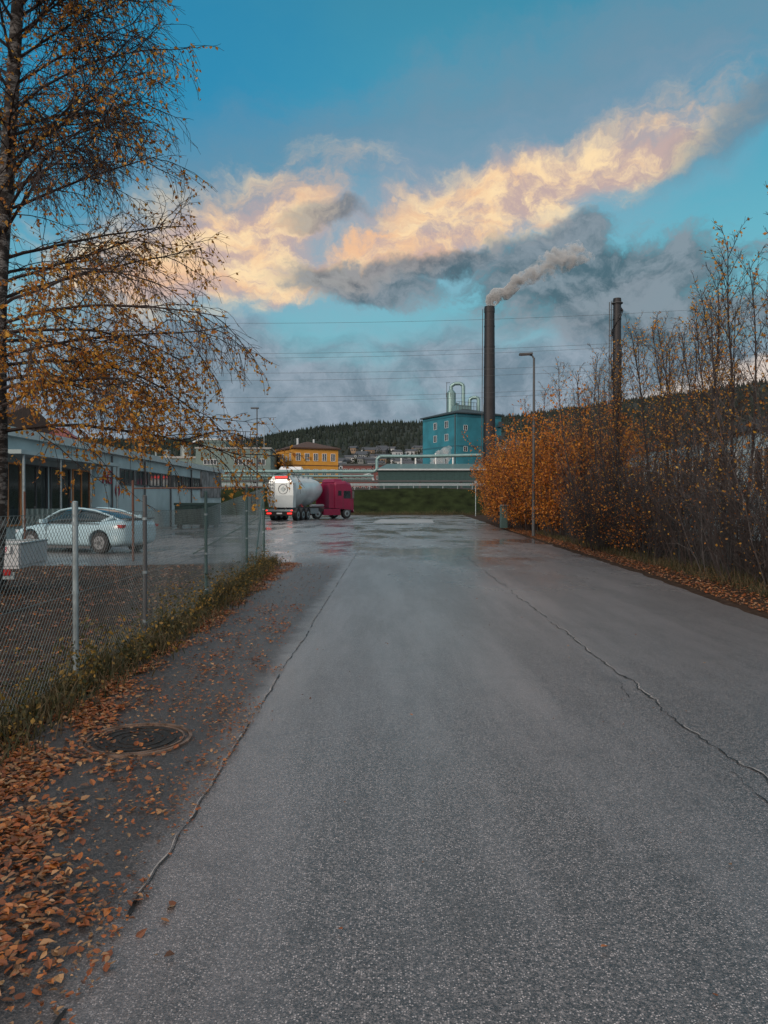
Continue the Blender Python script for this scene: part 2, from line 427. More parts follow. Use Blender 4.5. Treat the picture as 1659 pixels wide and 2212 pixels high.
# ---------------------------------------------------------------- grass
gm=leafmat('grass_blade',[(0.02,0.028,0.010),(0.045,0.055,0.016),(0.11,0.08,0.035),(0.03,0.04,0.014),(0.17,0.11,0.055),(0.06,0.05,0.022)],0.6,0.3)
def grass(name,n,fpos,h0,h1):
    g=G(name); P=g.p('blades'); P.mats=[gm]
    for i in range(n):
        x,y=fpos(); h=R.uniform(h0,h1)*(0.5+0.9*abs(noise.noise(Vector((x*2,y*1.5,3))))*2)
        a=R.uniform(0,6.28); wd=0.003+0.004*R.random(); lx,ly=R.gauss(0,0.45)*h,R.gauss(0,0.45)*h
        dx,dy=math.cos(a)*wd,math.sin(a)*wd; o=len(P.v)
        P.v.extend([(x-dx,y-dy,0),(x+dx,y+dy,0),(x+dx*0.8+lx*0.4,y+dy*0.8+ly*0.4,h*0.6),(x-dx*0.8+lx*0.4,y-dy*0.8+ly*0.4,h*0.6),(x+lx,y+ly,h)])
        P.f.extend([(o,o+1,o+2,o+3),(o+3,o+2,o+4)]); P.m.extend([0,0])
    g.done(single=True)
grass('grass',18000,lambda:(lambda y:(R.gauss(-2.68,0.18)-0.05*max(0,y-12),y))(4.0+16.5*R.random()),0.05,0.22)
grass('grass',9000,lambda:(lambda y:(rx(y)+0.9+abs(R.gauss(0,0.8)),y))(R.uniform(9,40)),0.08,0.25)
wm=leafmat('weed_leaf',[(0.03,0.045,0.016),(0.10,0.08,0.025),(0.06,0.06,0.02),(0.35,0.20,0.03),(0.05,0.04,0.02)],0.6,0.3)
g=G('weeds'); P=g.p('leaves'); P.mats=[wm]
for i in range(170):
    y=R.uniform(4.4,19.5); x=R.gauss(-2.60,0.18)-0.05*max(0,y-12); h=R.uniform(0.12,0.55)
    for k in range(int(16+h*60)):
        t=R.random(); leafquad(P,(x+R.gauss(0,0.10)*(0.4+t),y+R.gauss(0,0.10)*(0.4+t),t*h+0.02),R.uniform(0.02,0.045),False)
g.done(single=True)

# ---------------------------------------------------------------- chain link fence
def fx_(y): return -2.72-0.5*max(0,(y-11)/9.4)
g=G('chain_link_fence')
wire=mat('wire',(0.20,0.235,0.235),0.5,0.5,var=0.2)
H0,H1=0.06,1.50
cell=0.062; y=2.0
def wireseg(pa,pb,r=0.0021):
    g.tube('mesh',wire,pa,pb,r,r,3,caps=False)
hh=H1-H0
def sagx(y,z): return fx_(y)+0.03*math.sin(y*1.7)*math.sin(math.pi*(z-H0)/hh)
def hz_(y): return 0.0+ (0.45*max(0,(y-12)/8.4))
y=2.0-hh
while y<20.4:
    for sgn in (1,-1):
        prev=None
        for k in range(5):
            t=k/4; z=H0+hh*t; yy=y+hh*(t if sgn>0 else 1-t)
            if yy<2.0 or yy>20.4: prev=None; continue
            p=(sagx(yy,z)+0.002*sgn,yy,z*(1+hz_(yy)/hh))
            if prev: wireseg(prev,p)
            prev=p
    y+=cell
for hgt_ in (H0+0.02,0.8,H1):
    g.path('line_wire',wire,[(fx_(2+i*0.92),2+i*0.92,hgt_*(1+hz_(2+i*0.92)/hh)) for i in range(21)],0.003,4)
posts=[(3.9,1.6,0.026,steel),(6.7,1.6,0.026,steel),(8.65,1.67,0.024,dgrey),(11.8,1.76,0.024,grpost),(16.8,1.98,0.026,grpost),(20.4,2.18,0.03,grpost)]
for yy,h,r,m in posts:
    g.tube('posts',m,(fx_(yy)+0.03,yy,0),(fx_(yy)+0.03,yy,h),r,r,10)
    g.tube('posts',m,(fx_(yy)+0.03,yy,h),(fx_(yy)+0.03,yy,h+0.012),r*1.1,r*0.6,10)
    for q in (0.25,0.8,1.4): g.tube('clips',steel,(fx_(yy)+0.03,yy,q),(fx_(yy)+0.03,yy,q+0.03),r+0.004,None,10)
g.tube('posts',grpost,(fx_(18.6)+0.03,18.4,0.05),(fx_(20.4)+0.03,20.3,1.9),0.02)
g.tube('posts',grpost,(fx_(20.4)-0.1,20.4,1.2),(-5.2,20.9,0.2),0.02)
g.tube('posts',rust,(-6.85,21,0),(-6.85,21,2.2),0.035); g.tube('posts',rust,(-6.85,21,1.98),(-3.2,20.4,2.0),0.018)
g.tube('posts',rust,(-9.9,21.2,0),(-9.9,21.2,1.9),0.03)
g.done(smooth=('posts',))

# ---------------------------------------------------------------- trees
barkm=bpy.data.materials.new('birch_bark'); barkm.use_nodes=True
nt=barkm.node_tree; N=nt.nodes; L=nt.links; b=N['Principled BSDF']
tc=nd('ShaderNodeTexCoord')
n1=noi(tc.outputs['Object'],3.0,5,0.6,sc=(1.2,1.2,3.2)).outputs['Fac']
n2=noi(tc.outputs['Object'],14,4,0.6,sc=(1,1,3)).outputs['Fac']
c1=mixc(mr(n1,0.47,0.56),(0.030,0.026,0.024,1),(0.20,0.195,0.19,1))
c1=mixc(ma('MULTIPLY',mr(n2,0.48,0.58),0.85),c1,(0.025,0.022,0.02,1))
L.new(c1,b.inputs['Base Color']); b.inputs['Roughness'].default_value=0.85
bmp=nd('ShaderNodeBump'); bmp.inputs['Distance'].default_value=0.02; L.new(n2,bmp.inputs['Height']); L.new(bmp.outputs[0],b.inputs['Normal'])
twigm=mat('twig',(0.028,0.020,0.019),0.8,var=0.3)
greytw=mat('grey_twig',(0.060,0.053,0.053),0.8,var=0.4)
birleaf=leafmat('birch_leaf',[(0.34,0.11,0.02),(0.62,0.25,0.035),(0.74,0.40,0.06),(0.42,0.15,0.02),(0.80,0.48,0.09)],0.5,0.5)
orleaf=leafmat('orange_leaf',[(0.30,0.080,0.012),(0.58,0.19,0.02),(0.70,0.30,0.035),(0.36,0.11,0.014),(0.13,0.04,0.012)],0.55,0.4)

class Tree:
    def __init__(s,name,seed,bark,twig,leaf):
        s.g=G(name); s.r=random.Random(seed); s.bark=bark; s.twig=twig
        s.L=s.g.p('leaves'); s.L.mats=[leaf]
    def limb(s,p,d,length,r,seg,curve,wob,m,n=3,rend=0.35):
        pts=[Vector(p)]; d=Vector(d).normalized(); ds=[d.copy()]
        st=length/seg
        for i in range(seg):
            d=(d+Vector((s.r.gauss(0,wob),s.r.gauss(0,wob),s.r.gauss(0,wob)+curve*st))).normalized()
            q=pts[-1]+d*st
            s.g.tube('branches',m,pts[-1],q,r*(1-(1-rend)*i/seg),r*(1-(1-rend)*(i+1)/seg),n,caps=False)
            pts.append(q); ds.append(d.copy())
        return pts,ds
def at(pts,t):
    f=t*(len(pts)-1); i=min(int(f),len(pts)-2); return pts[i].lerp(pts[i+1],f-i), i
def side(d,r,ang_):
    a=d.orthogonal().normalized(); b_=d.cross(a); t=r.uniform(0,6.283)
    return (d*math.cos(ang_)+(a*math.cos(t)+b_*math.sin(t))*math.sin(ang_)).normalized()

def big_birch(name,loc):
    T=Tree(name,11,barkm,twigm,birleaf); r=T.r
    tp=[Vector((0,0,0))]; 
    for i in range(1,27):
        z=i*0.5; tp.append(Vector((0.13*z*0.42+0.05*math.sin(z*0.9),0.04*math.sin(z*1.3),z)))
    for i in range(26):
        T.g.tube('trunk',barkm,tp[i],tp[i+1],0.15*(1-i/29)+0.02,0.15*(1-(i+1)/29)+0.02,12,caps=False)
    NB=84
    for k in range(NB):
        z=2.6+9.8*(k/NB)**1.0
        t=z/13.0; p,_=at(tp,t)
        a=k*2.399+r.uniform(-0.3,0.3)
        if k%3==0: a=r.uniform(-0.8,0.7)
        lowb = z<4.4
        upz=(0.25 if lowb else 0.45+0.45*t)
        ln=(3.25*(1-0.60*t)+r.uniform(-0.5,0.45))
        if z<5.4: ln*=1.14
        d=(math.cos(a),math.sin(a)*0.9,upz)
        pts,ds=T.limb(p,d,ln,0.033*(1-0.5*t),9,-0.16 if lowb else -0.12,0.07,twigm,5,0.2)
        nsub=12
        for j in range(nsub):
            tt=0.14+0.86*j/nsub; q,i=at(pts,tt)
            dd=side(ds[i],r,rad(r.uniform(28,60))); dd.z=dd.z*0.6+(0.0 if lowb else 0.12)
            l2=ln*0.34*(1.15-0.75*tt)+0.25
            pts2,ds2=T.limb(q,dd,l2,0.0095,5,-0.35,0.12,twigm,3,0.4)
            for m_ in range(8):
                t3=0.15+0.85*(m_+r.random())/8; q3,i3=at(pts2,min(t3,0.999))
                d3=side(ds2[i3],r,rad(r.uniform(25,65))); d3.z-=0.3
                l3=r.uniform(0.25,0.7)
                pts3,ds3=T.limb(q3,d3,l3,0.0045,4,-1.4,0.14,twigm,3,0.6)
                zz=q3.z; dens=1.9 if zz<3.9 else (0.75 if zz<5.0 else 0.30)
                dens*= max(0.1,1.0+1.6*noise.noise(q3*0.9))
                for u in range(2):
                    q4,i4=at(pts3,r.uniform(0.2,0.9)); d4=side(ds3[i4],r,rad(40)); d4.z-=0.3
                    p4,_=T.limb(q4,d4,r.uniform(0.12,0.32),0.0032,2,-1.5,0.15,twigm,3,0.7)
                    for _ in range(3):
                        if r.random()<dens:
                            q5,_i=at(p4,r.random()); leafquad(T.L,q5+Vector((r.gauss(0,.02),r.gauss(0,.02),-0.02)),r.uniform(0.035,0.065),False,r)
                for _ in range(3):
                    if r.random()<dens:
                        q5,_i=at(pts3,r.random()); leafquad(T.L,q5+Vector((0,0,-0.02)),r.uniform(0.035,0.07),False,r)
    T.g.loc=loc
    return T.g.done(smooth=('trunk',))
big_birch('birch_tree',(-5.70,11.0,0))

def sapling(name,seed,h,nbr,leafd,leaf,lsize,tw,locs,low=0.12):
    T=Tree(name,seed,barkm,tw,leaf); r=T.r
    tp,ds=T.limb((0,0,0),(r.gauss(0,.05),r.gauss(0,.05),1),h,0.028+h*0.003,12,0.05,0.045,twigm,5,0.15)
    for k in range(nbr):
        t=low+(1-low)*k/nbr; p,i=at(tp,min(t,0.99)); a=k*2.4+r.uniform(-.4,.4)
        d=Vector((math.cos(a)*0.50,math.sin(a)*0.50,1.0)); ln=h*0.25*(1.12-0.75*t)*r.uniform(0.7,1.2)
        pts,d2=T.limb(p,d,ln,0.010,6,0.12,0.08,tw,3,0.3)
        for j in range(7):
            q,i=at(pts,0.15+0.84*j/7); dd=side(d2[i],r,rad(r.uniform(25,50))); dd.z+=0.15
            l2=ln*0.32*r.uniform(0.6,1.2)
            p3,d3=T.limb(q,dd,l2,0.0052,3,0.05,0.12,tw,3,0.5)
            for _ in range(2):
                q4,i4=at(p3,r.uniform(0.2,0.9)); T.limb(q4,side(d3[i4],r,rad(35)),l2*0.5,0.004,2,0,0.1,tw,3,0.7)
            c=int(leafd)+(1 if r.random()<leafd%1 else 0)
            for _ in range(c):
                q5,_i=at(p3,r.random()); leafquad(T.L,q5+Vector((r.gauss(0,.05),r.gauss(0,.05),r.gauss(0,.05))),r.uniform(*lsize),False,r)
    place(T,name,locs)
def place(T,name,locs):
    e=T.g.done(); kids=list(e.children)
    for idx,(x,y,rz,s_) in enumerate(locs):
        if idx==0:
            e.location=(x,y,0); e.rotation_euler=(0,0,rz); e.scale=(s_,s_,s_)
        else:
            e2=bpy.data.objects.new(name,None); scene.collection.objects.link(e2)
            e2.location=(x,y,0); e2.rotation_euler=(0,0,rz); e2.scale=(s_,s_,s_)
            for k in kids:
                k2=bpy.data.objects.new(k.name.split('.')[0],k.data); scene.collection.objects.link(k2); k2.parent=e2
def hx(y): return 6.95+0.024*y
def rl(n,y0,y1,dx0,dx1,s0,s1):
    return [(hx(y_)+R.uniform(dx0,dx1),y_,R.uniform(0,6.28),R.uniform(s0,s1)) for y_ in [y0+(y1-y0)*(i+R.random()*0.8)/n for i in range(n)]]
sapling('birch_sapling',21,6.8,34,1.5,birleaf,(0.045,0.08),twigm,rl(12,12.5,28,-0.1,1.4,0.85,1.08))
sapling('birch_sapling',22,6.7,30,1.0,birleaf,(0.045,0.08),greytw,rl(12,13,36,0.2,2.0,0.88,1.12))
sapling('birch_sapling',23,7.3,30,0.9,birleaf,(0.045,0.08),twigm,rl(12,16,46,0.2,2.6,0.85,1.08))
def shrub(name,seed,stems,h,leafn,leaf,lsize,tw,locs,spread=0.9,inner=0.0):
    T=Tree(name,seed,barkm,tw,leaf); r=T.r
    for k in range(stems):
        a=r.uniform(0,6.28); rr=spread*0.6*r.random()
        hh_=h*r.uniform(0.45,1.0)
        pts,ds=T.limb((rr*math.cos(a),rr*math.sin(a),0),(0.28*math.cos(a)+r.gauss(0,.1),0.28*math.sin(a)+r.gauss(0,.1),1),hh_,0.014,8,0.04,0.08,tw,3,0.25)
        for j in range(11):
            q,i=at(pts,0.12+0.87*j/11); dd=side(ds[i],r,rad(r.uniform(25,60)))
            l2=r.uniform(0.3,0.9)
            p3,d3=T.limb(q,dd,l2,0.0065,3,0.05,0.15,tw,3,0.5)
            q4,i4=at(p3,0.6); T.limb(q4,side(d3[i4],r,rad(40)),l2*0.5,0.0045,2,0,0.1,tw,3,0.6)
            nn=leafn*max(0.15,1+1.8*noise.noise(q*0.8))
            nl=int(nn)+(1 if r.random()<nn%1 else 0)
            for _ in range(nl):
                q5,_i=at(p3,r.random()); leafquad(T.L,q5+Vector((r.gauss(0,.09),r.gauss(0,.09),r.gauss(0,.09))),r.uniform(*lsize),False,r)
    place(T,name,locs)
shrub('bare_thicket_shrub',31,24,3.4,0.5,birleaf,(0.04,0.07),twigm,rl(12,11.5,32,-0.3,1.2,0.8,1.1),1.2)
shrub('bare_thicket_shrub',32,22,4.4,0.30,orleaf,(0.04,0.07),greytw,rl(11,12,34,0.3,2.0,0.8,1.1),1.2)
shrub('orange_bush',41,46,5.2,12,orleaf,(0.07,0.12),twigm,rl(10,33,64,-0.6,1.4,0.9,1.25),1.5)
shrub('orange_bush',42,46,5.8,10,orleaf,(0.07,0.12),twigm,rl(9,32,60,0.2,2.6,1.0,1.3),1.5)
shrub('small_orange_shrub',43,26,2.2,3,orleaf,(0.05,0.08),twigm,rl(4,21,32,-0.1,1.0,0.8,1.15),1.2)
# old chain-link boundary fence standing in the hedge
g=G('boundary_fence'); fm_=mat('dark_wire',(0.03,0.034,0.035),0.6,0.2)
def hf(y): return hx(y)+0.25
for i in range(14):
    yy=11+i*3.0; g.tube('posts',fm_,(hf(yy),yy,0),(hf(yy),yy,1.75),0.028,None,8)
for zz in (0.1,0.9,1.7): g.tube('wires',fm_,(hf(11),11,zz),(hf(50),50,zz),0.005,None,4)
y=10.0
while y<34:
    for sgn in (1,-1):
        a_,b_=(y,y+1.6) if sgn>0 else (y+1.6,y)
        g.tube('mesh',fm_,(hf(a_),a_,0.1),(hf(b_),b_,1.7),0.0028,None,3,caps=False)
    y+=0.10
g.done()

# ---------------------------------------------------------------- buildings helpers
def window(g,cx,cz,w_,h_,face,pos,fm,gm_=None,bars=1,key='windows'):
    gm_=gm_ or glass; t=0.06
    def bx(k,m,u0,u1,z0,z1,d0,d1):
        if face=='y-': g.bbox(k,m,(u0,pos-d1,z0),(u1,pos-d0,z1))
        elif face=='x+': g.bbox(k,m,(pos+d0,u0,z0),(pos+d1,u1,z1))
        else: g.bbox(k,m,(pos-d1,u0,z0),(pos-d0,u1,z1))
    x0,x1,z0,z1=cx-w_/2,cx+w_/2,cz-h_/2,cz+h_/2
    bx('glass',gm_,x0,x1,z0,z1,-0.05,0.015)
    bx(key,fm,x0-t,x0,z0,z1,-0.05,0.07); bx(key,fm,x1,x1+t,z0,z1,-0.05,0.07)
    bx(key,fm,x0-t,x1+t,z1,z1+t,-0.05,0.07); bx(key,fm,x0-t,x1+t,z0-t,z0,-0.05,0.09)
    for i in range(bars):
        u=x0+(x1-x0)*(i+1)/(bars+1); bx(key,fm,u-t/2,u+t/2,z0,z1,-0.04,0.05)
def hiproof(g,m,x0,x1,y0,y1,z,h,ov=0.5):
    x0-=ov;x1+=ov;y0-=ov;y1+=ov
    if (x1-x0)>(y1-y0): i=(y1-y0)/2; r=[(x0+i,(y0+y1)/2,z+h),(x1-i,(y0+y1)/2,z+h)]; fs=[(0,1,5,4),(1,2,5),(2,3,4,5),(3,0,4)]
    else: i=(x1-x0)/2; r=[((x0+x1)/2,y0+i,z+h),((x0+x1)/2,y1-i,z+h)]; fs=[(0,1,4),(1,2,5,4),(2,3,5),(3,0,4,5)]
    g.raw('roof',m,[(x0,y0,z),(x1,y0,z),(x1,y1,z),(x0,y1,z)]+r,fs+[(3,2,1,0)])
    g.bbox('roof',m,(x0,y0,z-0.25),(x1,y1,z-0.003))

# --- low workshop on the left (wall plane x=-14.2)
orangef=mat('orange_frame',(0.45,0.20,0.08),0.6)
g=G('workshop_building',(-14.2,0,0))
g.bbox('walls',greyw,(-26,27,0),(0,67,4.1))
g.bbox('roof',mat('roof_fascia',(0.36,0.42,0.43),0.6),(-26.2,26.8,4.103),(0.25,67.2,4.45))
for i in range(9):
    yy=42.5+i*2.6; window(g,yy,3.0,2.2,0.75,'x+',0,dgrey,bars=2)
for i in range(4):
    yy=29+i*2.35; window(g,yy,1.9,1.95,2.3,'x+',0,orangef if i in(0,3) else dgrey,bars=1)
g.bbox('awning',greyw,(0.003,27.6,3.35),(1.2,38.0,3.5))
for yy in (28,31.2,34.4,37.8): g.tube('awning',steel,(1.1,yy,0),(1.1,yy,3.35),0.05)
g.bbox('signboard',mat('graffiti_grey',(0.16,0.16,0.16),0.7,var=0.8,scale=1.6),(0.003,59.5,2.0),(0.10,66.6,4.0))
for yy in (40.0,45.5,51,56.5): g.tube('downpipes',dgrey,(0.08,yy,0),(0.08,yy,4.0),0.05)
ws=g.done()
rm=mat('red_sign_paint',(0.28,0.03,0.05),0.5)
text('AG',(0.05,39.4,2.85),1.0,rm,(rad(90),0,rad(90)),ws,'lettering',0.02)
text('O',(0.05,40.9,2.2),0.9,rm,(rad(90),0,rad(90)),ws,'lettering',0.02)
g=G('brick_hall',(-40,52,0))
g.bbox('walls',brick,(-12,0,0),(12,16,6.6)); 
g.raw('roof',brownr,[(-12.5,-0.5,6.603),(12.5,-0.5,6.603),(12.5,16.5,6.603),(-12.5,16.5,6.603),(-12.5,8,9.2),(12.5,8,9.2)],[(0,1,5,4),(2,3,4,5),(1,2,5),(3,0,4)])
for i in range(7): window(g,-10+i*3.3,5.2,1.6,1.2,'y-',0,white)
g.done()
g=G('rooftop_tank',(-26,62,0)); 
g.tube('tank',mat('red_tank',(0.25,0.06,0.05),0.5),(0,0,0),(0,0,6.8),1.3,1.3,20); g.tube('tank',MATS['red_tank'],(0,0,6.8),(0,0,7.6),1.3,0.3,20)
g.done(smooth=('tank',))
g=G('corrugated_hoarding',(-12.3,30.2,0))
for i in range(36): g.box('sheet',mat('teal_sheet',(0.16,0.24,0.25),0.5,0.3),(-3.2+i*0.1,0.03*(i%2),0.7),(0.101,0.04,1.3),rz=0.35*(1 if i%2 else -1))
for i in range(3): g.tube('posts',dgrey,(-3.2+i*1.75,0.1,0),(-3.2+i*1.75,0.1,1.45),0.04)
g.done()
for k,(xx,yy,rz,ww) in enumerate([(-12.3,49,0.12,1.8),(-10.9,48.5,0.12,1.0)]):
    g=G('green_dumpster',(xx,yy,0),rz)
    g.box('body',dgreen,(0,0,0.8),(ww,1.5,1.2)); g.box('lid',dgreen,(0,0,1.49),(ww+0.1,1.6,0.16))
    for i in range(6): g.box('ribs',dgreen,(-ww/2+0.12+i*(ww-0.24)/5,-0.775,0.8),(0.06,0.05,1.15))
    for sx in (-1,1):
        for sy in (-1,1): g.tube('wheels',black,(sx*(ww/2-0.2),sy*0.6-0.04,0.1),(sx*(ww/2-0.2),sy*0.6+0.04,0.1),0.1,None,12)
    g.done(bevel=0.02)
# --- yellow house
g=G('yellow_office_building',(-17.2,145,0),rad(25))
g.bbox('walls',yellowf,(0,0,0),(9.2,12,11.7)); hiproof(g,brownr,0,9.2,0,12,12.0,1.5,0.4)
for zz in (10.2,7.2,4.2):
    for i in range(5): window(g,1.1+i*1.75,zz,0.8,1.35,'y-',0,white)
    for i in range(5): window(g,1.4+i*2.3,zz,0.8,1.35,'x-',0,white)
g.bbox('band',brownr,(-0.04,-0.04,8.55),(9.24,12.04,8.7))
g.tube('vents',pipem,(3,6,12.5),(3,6,14.2),0.25); g.tube('vents',pipem,(6,5,12.5),(6,5,14.0),0.2)
g.done()
# --- gray factory blocks left
gg=mat('grey_green_facade',(0.14,0.20,0.19),0.8,var=0.15,scale=0.4)
g=G('factory_block',(-33,135,0),rad(4))
g.bbox('walls',gg,(0,0,0),(13,18,11)); g.bbox('roof',concrete,(-0.15,-0.15,11.003),(13.15,18.15,11.3))
for i in range(3): window(g,7.4+i*2.0,8.7,1.3,1.0,'y-',0,white)
window(g,2.5,8.7,2.2,0.8,'y-',0,white,bars=3)
g.bbox('rooftop_plant',gg,(1,2,11.3),(5,8,12.8)); 
for i in range(4): g.tube('frames',dgrey,(6.5+i*0.9,3,11.3),(6.5+i*0.9,3,14.4),0.07)
for zz in (12.2,13.2,14.3): g.tube('frames',dgrey,(6.4,3,zz),(9.4,3,zz),0.06)
g.tube('frames',dgrey,(7.2,4,11.3),(7.2,4,13.8),0.6,None,12)
g.path('pipes',pipem,[(-1,1,12.0),(0.5,1,12.7),(6,1,12.7),(6.4,1,11.4)],0.18)
g.tube('mast',steel,(11.8,1,11.3),(11.8,1,16),0.05)
g.done()
g=G('factory_block',(-47,140,0),rad(2))
g.bbox('walls',gg,(0,0,0),(13,14,9.6)); g.bbox('roof',concrete,(-0.2,-0.2,9.603),(13.2,14.2,10))
for i in range(5): window(g,1.6+i*2.4,7.6,1.4,1.1,'y-',0,dgrey)
stg0=mat('dull_steel',(0.22,0.26,0.26),0.5,0.4)
g.tube('silo',stg0,(10,4,10),(10,4,12.2),1.0,None,16); g.tube('silo',stg0,(6.5,4,10),(6.5,4,11.4),0.7,None,16)
g.path('pipes',stg0,[(2,2,10),(2,2,12),(5,2,12),(5,2,10)],0.2)
g.done(smooth=('silo',))
g=G('warehouse',(-62,110,0)); g.bbox('walls',greyw,(0,0,0),(26,10,7.2)); g.bbox('roof',dgrey,(-.2,-.2,7.203),(26.2,10.2,7.5))
for i in range(9): window(g,1.8+i*2.8,5.6,1.8,1.0,'y-',0,white)
g.done()
# --- blue factory
g=G('blue_factory_building',(15.4,163,0),rad(28))
g.bbox('walls',bluef,(0,0,0),(11.6,14.0,20.4)); hiproof(g,mat('dark_roof',(0.03,0.05,0.06),0.7),0,11.6,0,14.0,20.7,1.7,0.5)
for zz in (18.4,15.6,10.4):
    for yy in (4.0,8.6): window(g,yy,zz,1.2,1.4,'x-',0,white)
for zz in (17.5,13,8.5): window(g,2.2,zz,0.8,1.0,'y-',0,white)
window(g,3.0,8.0,1.6,2.4,'x-',0,dgrey); window(g,8.0,7.6,1.6,2.6,'x-',0,orangef)
for zz in (19.8,13.5,7.5):
    g.bbox('bands',mat('blue_trim',(0.02,0.12,0.165),0.7),(-0.06,-0.06,zz),(11.66,14.06,zz+0.25))
g.tube('downpipe',dgrey,(-0.12,0.5,0),(-0.12,0.5,20.2),0.1)
for i in range(6): g.bbox('balconies',dgrey,(10.2,-0.9,3+i*3),(11.5,-0.065,3.1+i*3)); g.bbox('balconies',dgrey,(10.2,-0.93,3.1+i*3),(11.5,-0.9,4.1+i*3))
g.done()
g=G('rooftop_silos',(15.8,165,21),rad(28))
stg=mat('teal_clad_steel',(0.20,0.32,0.32),0.4,0.5)
g.tube('silo',stg,(3.5,8,0),(3.5,8,5.2),1.05,None,20); g.tube('silo',stg,(3.5,8,5.2),(3.5,8,6.0),1.05,0.4,20)
g.tube('silo',stg,(5.6,9.5,0),(5.6,9.5,3.2),0.8,None,20)
g.path('duct',stg,[(3.5,8,5.9),(3.5,8,6.8),(4.1,7.4,7.3),(5.0,6.6,7.3),(5.5,6.1,6.8),(5.5,6.1,1)],0.42,12)
g.path('duct',stg,[(6.5,5,1),(6.5,5,3.6),(6.9,4.6,4),(7.6,3.9,4),(7.9,3.6,3.6),(7.9,3.6,0.5)],0.4,12)
g.path('duct',pipem,[(8.7,2.5,0),(8.7,2.5,2.4),(9.4,2,2.6)],0.3,12)
g.box('plant_room',stg,(4,4.6,1.0),(3.2,2.6,2.0))
for i in range(8):
    g.tube('railing',dgrey,(1.4+i*0.75,2.6,0.8),(1.4+i*0.75,2.6,2.6),0.04,None,5)
for zz in (1.7,2.6): g.tube('railing',dgrey,(1.4,2.6,zz),(6.7,2.6,zz),0.04,None,5)
for a in range(6): g.tube('railing',dgrey,(3.5+1.2*math.cos(a),8+1.2*math.sin(a),4.2),(3.5+1.2*math.cos(a),8+1.2*math.sin(a),5.2),0.04,None,5)
g.tube('railing',dgrey,(2.3,8,0),(2.3,8,7.6),0.06,None,5); g.tube('railing',dgrey,(2.3,8,7.4),(3.2,8,7.6),0.05,None,5)
g.done(smooth=('silo','duct'))
# --- chimneys
def chimney(name,x,y,h,r0,r1):
    g=G(name,(x,y,0)); n=28; rings=[]
    for zt,rr in ((0,r0),(0.3,r0*0.97),(0.6,(r0+r1)/2),(0.97,r1),(0.97,r1*1.06),(0.992,r1*1.06),(0.992,r1),(1,r1)):
        rings.append([(rr*math.cos(2*math.pi*i/n),rr*math.sin(2*math.pi*i/n),h*zt) for i in range(n)])
    g.loft('shaft',blackst,rings)
    for k in range(1,10): 
        zz=h*k/10; rr=r0+(r1-r0)*k/10+0.05
        g.tube('bands',blackst,(0,0,zz),(0,0,zz+0.25),rr,None,n)
    g.tube('ladder',dgrey,(-r0-0.35,0.2,2),(-r1-0.35,0.2,h-0.5),0.05,None,5); g.tube('ladder',dgrey,(-r0-0.35,-0.3,2),(-r1-0.35,-0.3,h-0.5),0.05,None,5)
    return g
g=chimney('smokestack',22.0,161,42.4,1.3,1.05); g.done(smooth=('shaft','bands'))
g=chimney('smokestack',45.3,150,41.2,0.85,0.75)
prev=None
for i in range(90):
    t=i/89; a=t*26; p=(0.95*math.cos(a),0.95*math.sin(a),6+t*34.2)
    if prev: g.tube('wrap',blackst,prev,p,0.13+0.09*math.sin(i*1.7),None,6)
    prev=p
g.tube('platform',dgrey,(0,0,40.2),(0,0,40.35),1.1,None,16)
g.tube('mast',dgrey,(-1.5,0,20),(-1.5,0,40.5),0.08,None,6)
for zz in range(21,41,2): g.tube('mast',dgrey,(-1.5,0,zz),(-0.7,0,zz),0.05,None,4)
g.done(smooth=('shaft','bands'))

# --- smoke
def volmat(name,dens,scale,col,thr=0.45,x0=None,x1=None,boost=1):
    m=bpy.data.materials.new(name); m.use_nodes=True
    global nt,N,L
    nt=m.node_tree; N=nt.nodes; L=nt.links; N.clear()
    o=nd('ShaderNodeOutputMaterial'); v=nd('ShaderNodeVolumePrincipled'); L.new(v.outputs[0],o.inputs['Volume'])
    tc=nd('ShaderNodeTexCoord'); n=noi(tc.outputs['Object'],scale,5,0.6,0.4).outputs['Fac']
    if x0 is not None:
        s_=nd('ShaderNodeSeparateXYZ'); L.new(tc.outputs['Object'],s_.inputs[0])
        bst=mr(s_.outputs[0],x0,x1,boost,1.0)
        n=ma('ADD',n,mr(s_.outputs[0],x0,x1,0.10,0.0))
        L.new(ma('MULTIPLY',ma('MULTIPLY',mr(n,thr,thr+0.12),dens),bst),v.inputs['Density'])
    else: L.new(ma('MULTIPLY',mr(n,thr,thr+0.16),dens),v.inputs['Density'])
    v.inputs['Color'].default_value=(*col,1); v.inputs['Anisotropy'].default_value=-0.2
    return m
def plume(name,pts,m,n=22):
    g=G(name); rings=[]; K=len(pts)
    for i in range((K-1)*6+1):
        t=i/6; k=min(int(t),K-2); f=t-k; a,b_=pts[k],pts[k+1]
        c=Vector(a[:3]).lerp(Vector(b_[:3]),f); r=a[3]+(b_[3]-a[3])*f; d=(Vector(b_[:3])-Vector(a[:3])).normalized()
        u=Vector((0,1,0)); v=d.cross(u).normalized(); ring=[]
        for j in range(n):
            th=2*math.pi*j/n; q=u*math.cos(th)+v*math.sin(th)
            rr=r*(1+0.5*noise.noise((c+q*r)*0.5/max(1,r*0.5))+0.25*noise.noise((c+q*r)*1.4))
            ring.append(tuple(c+q*rr))
        rings.append(ring)
    g.loft('smoke',m,rings); return g.done(single=True,smooth=True)
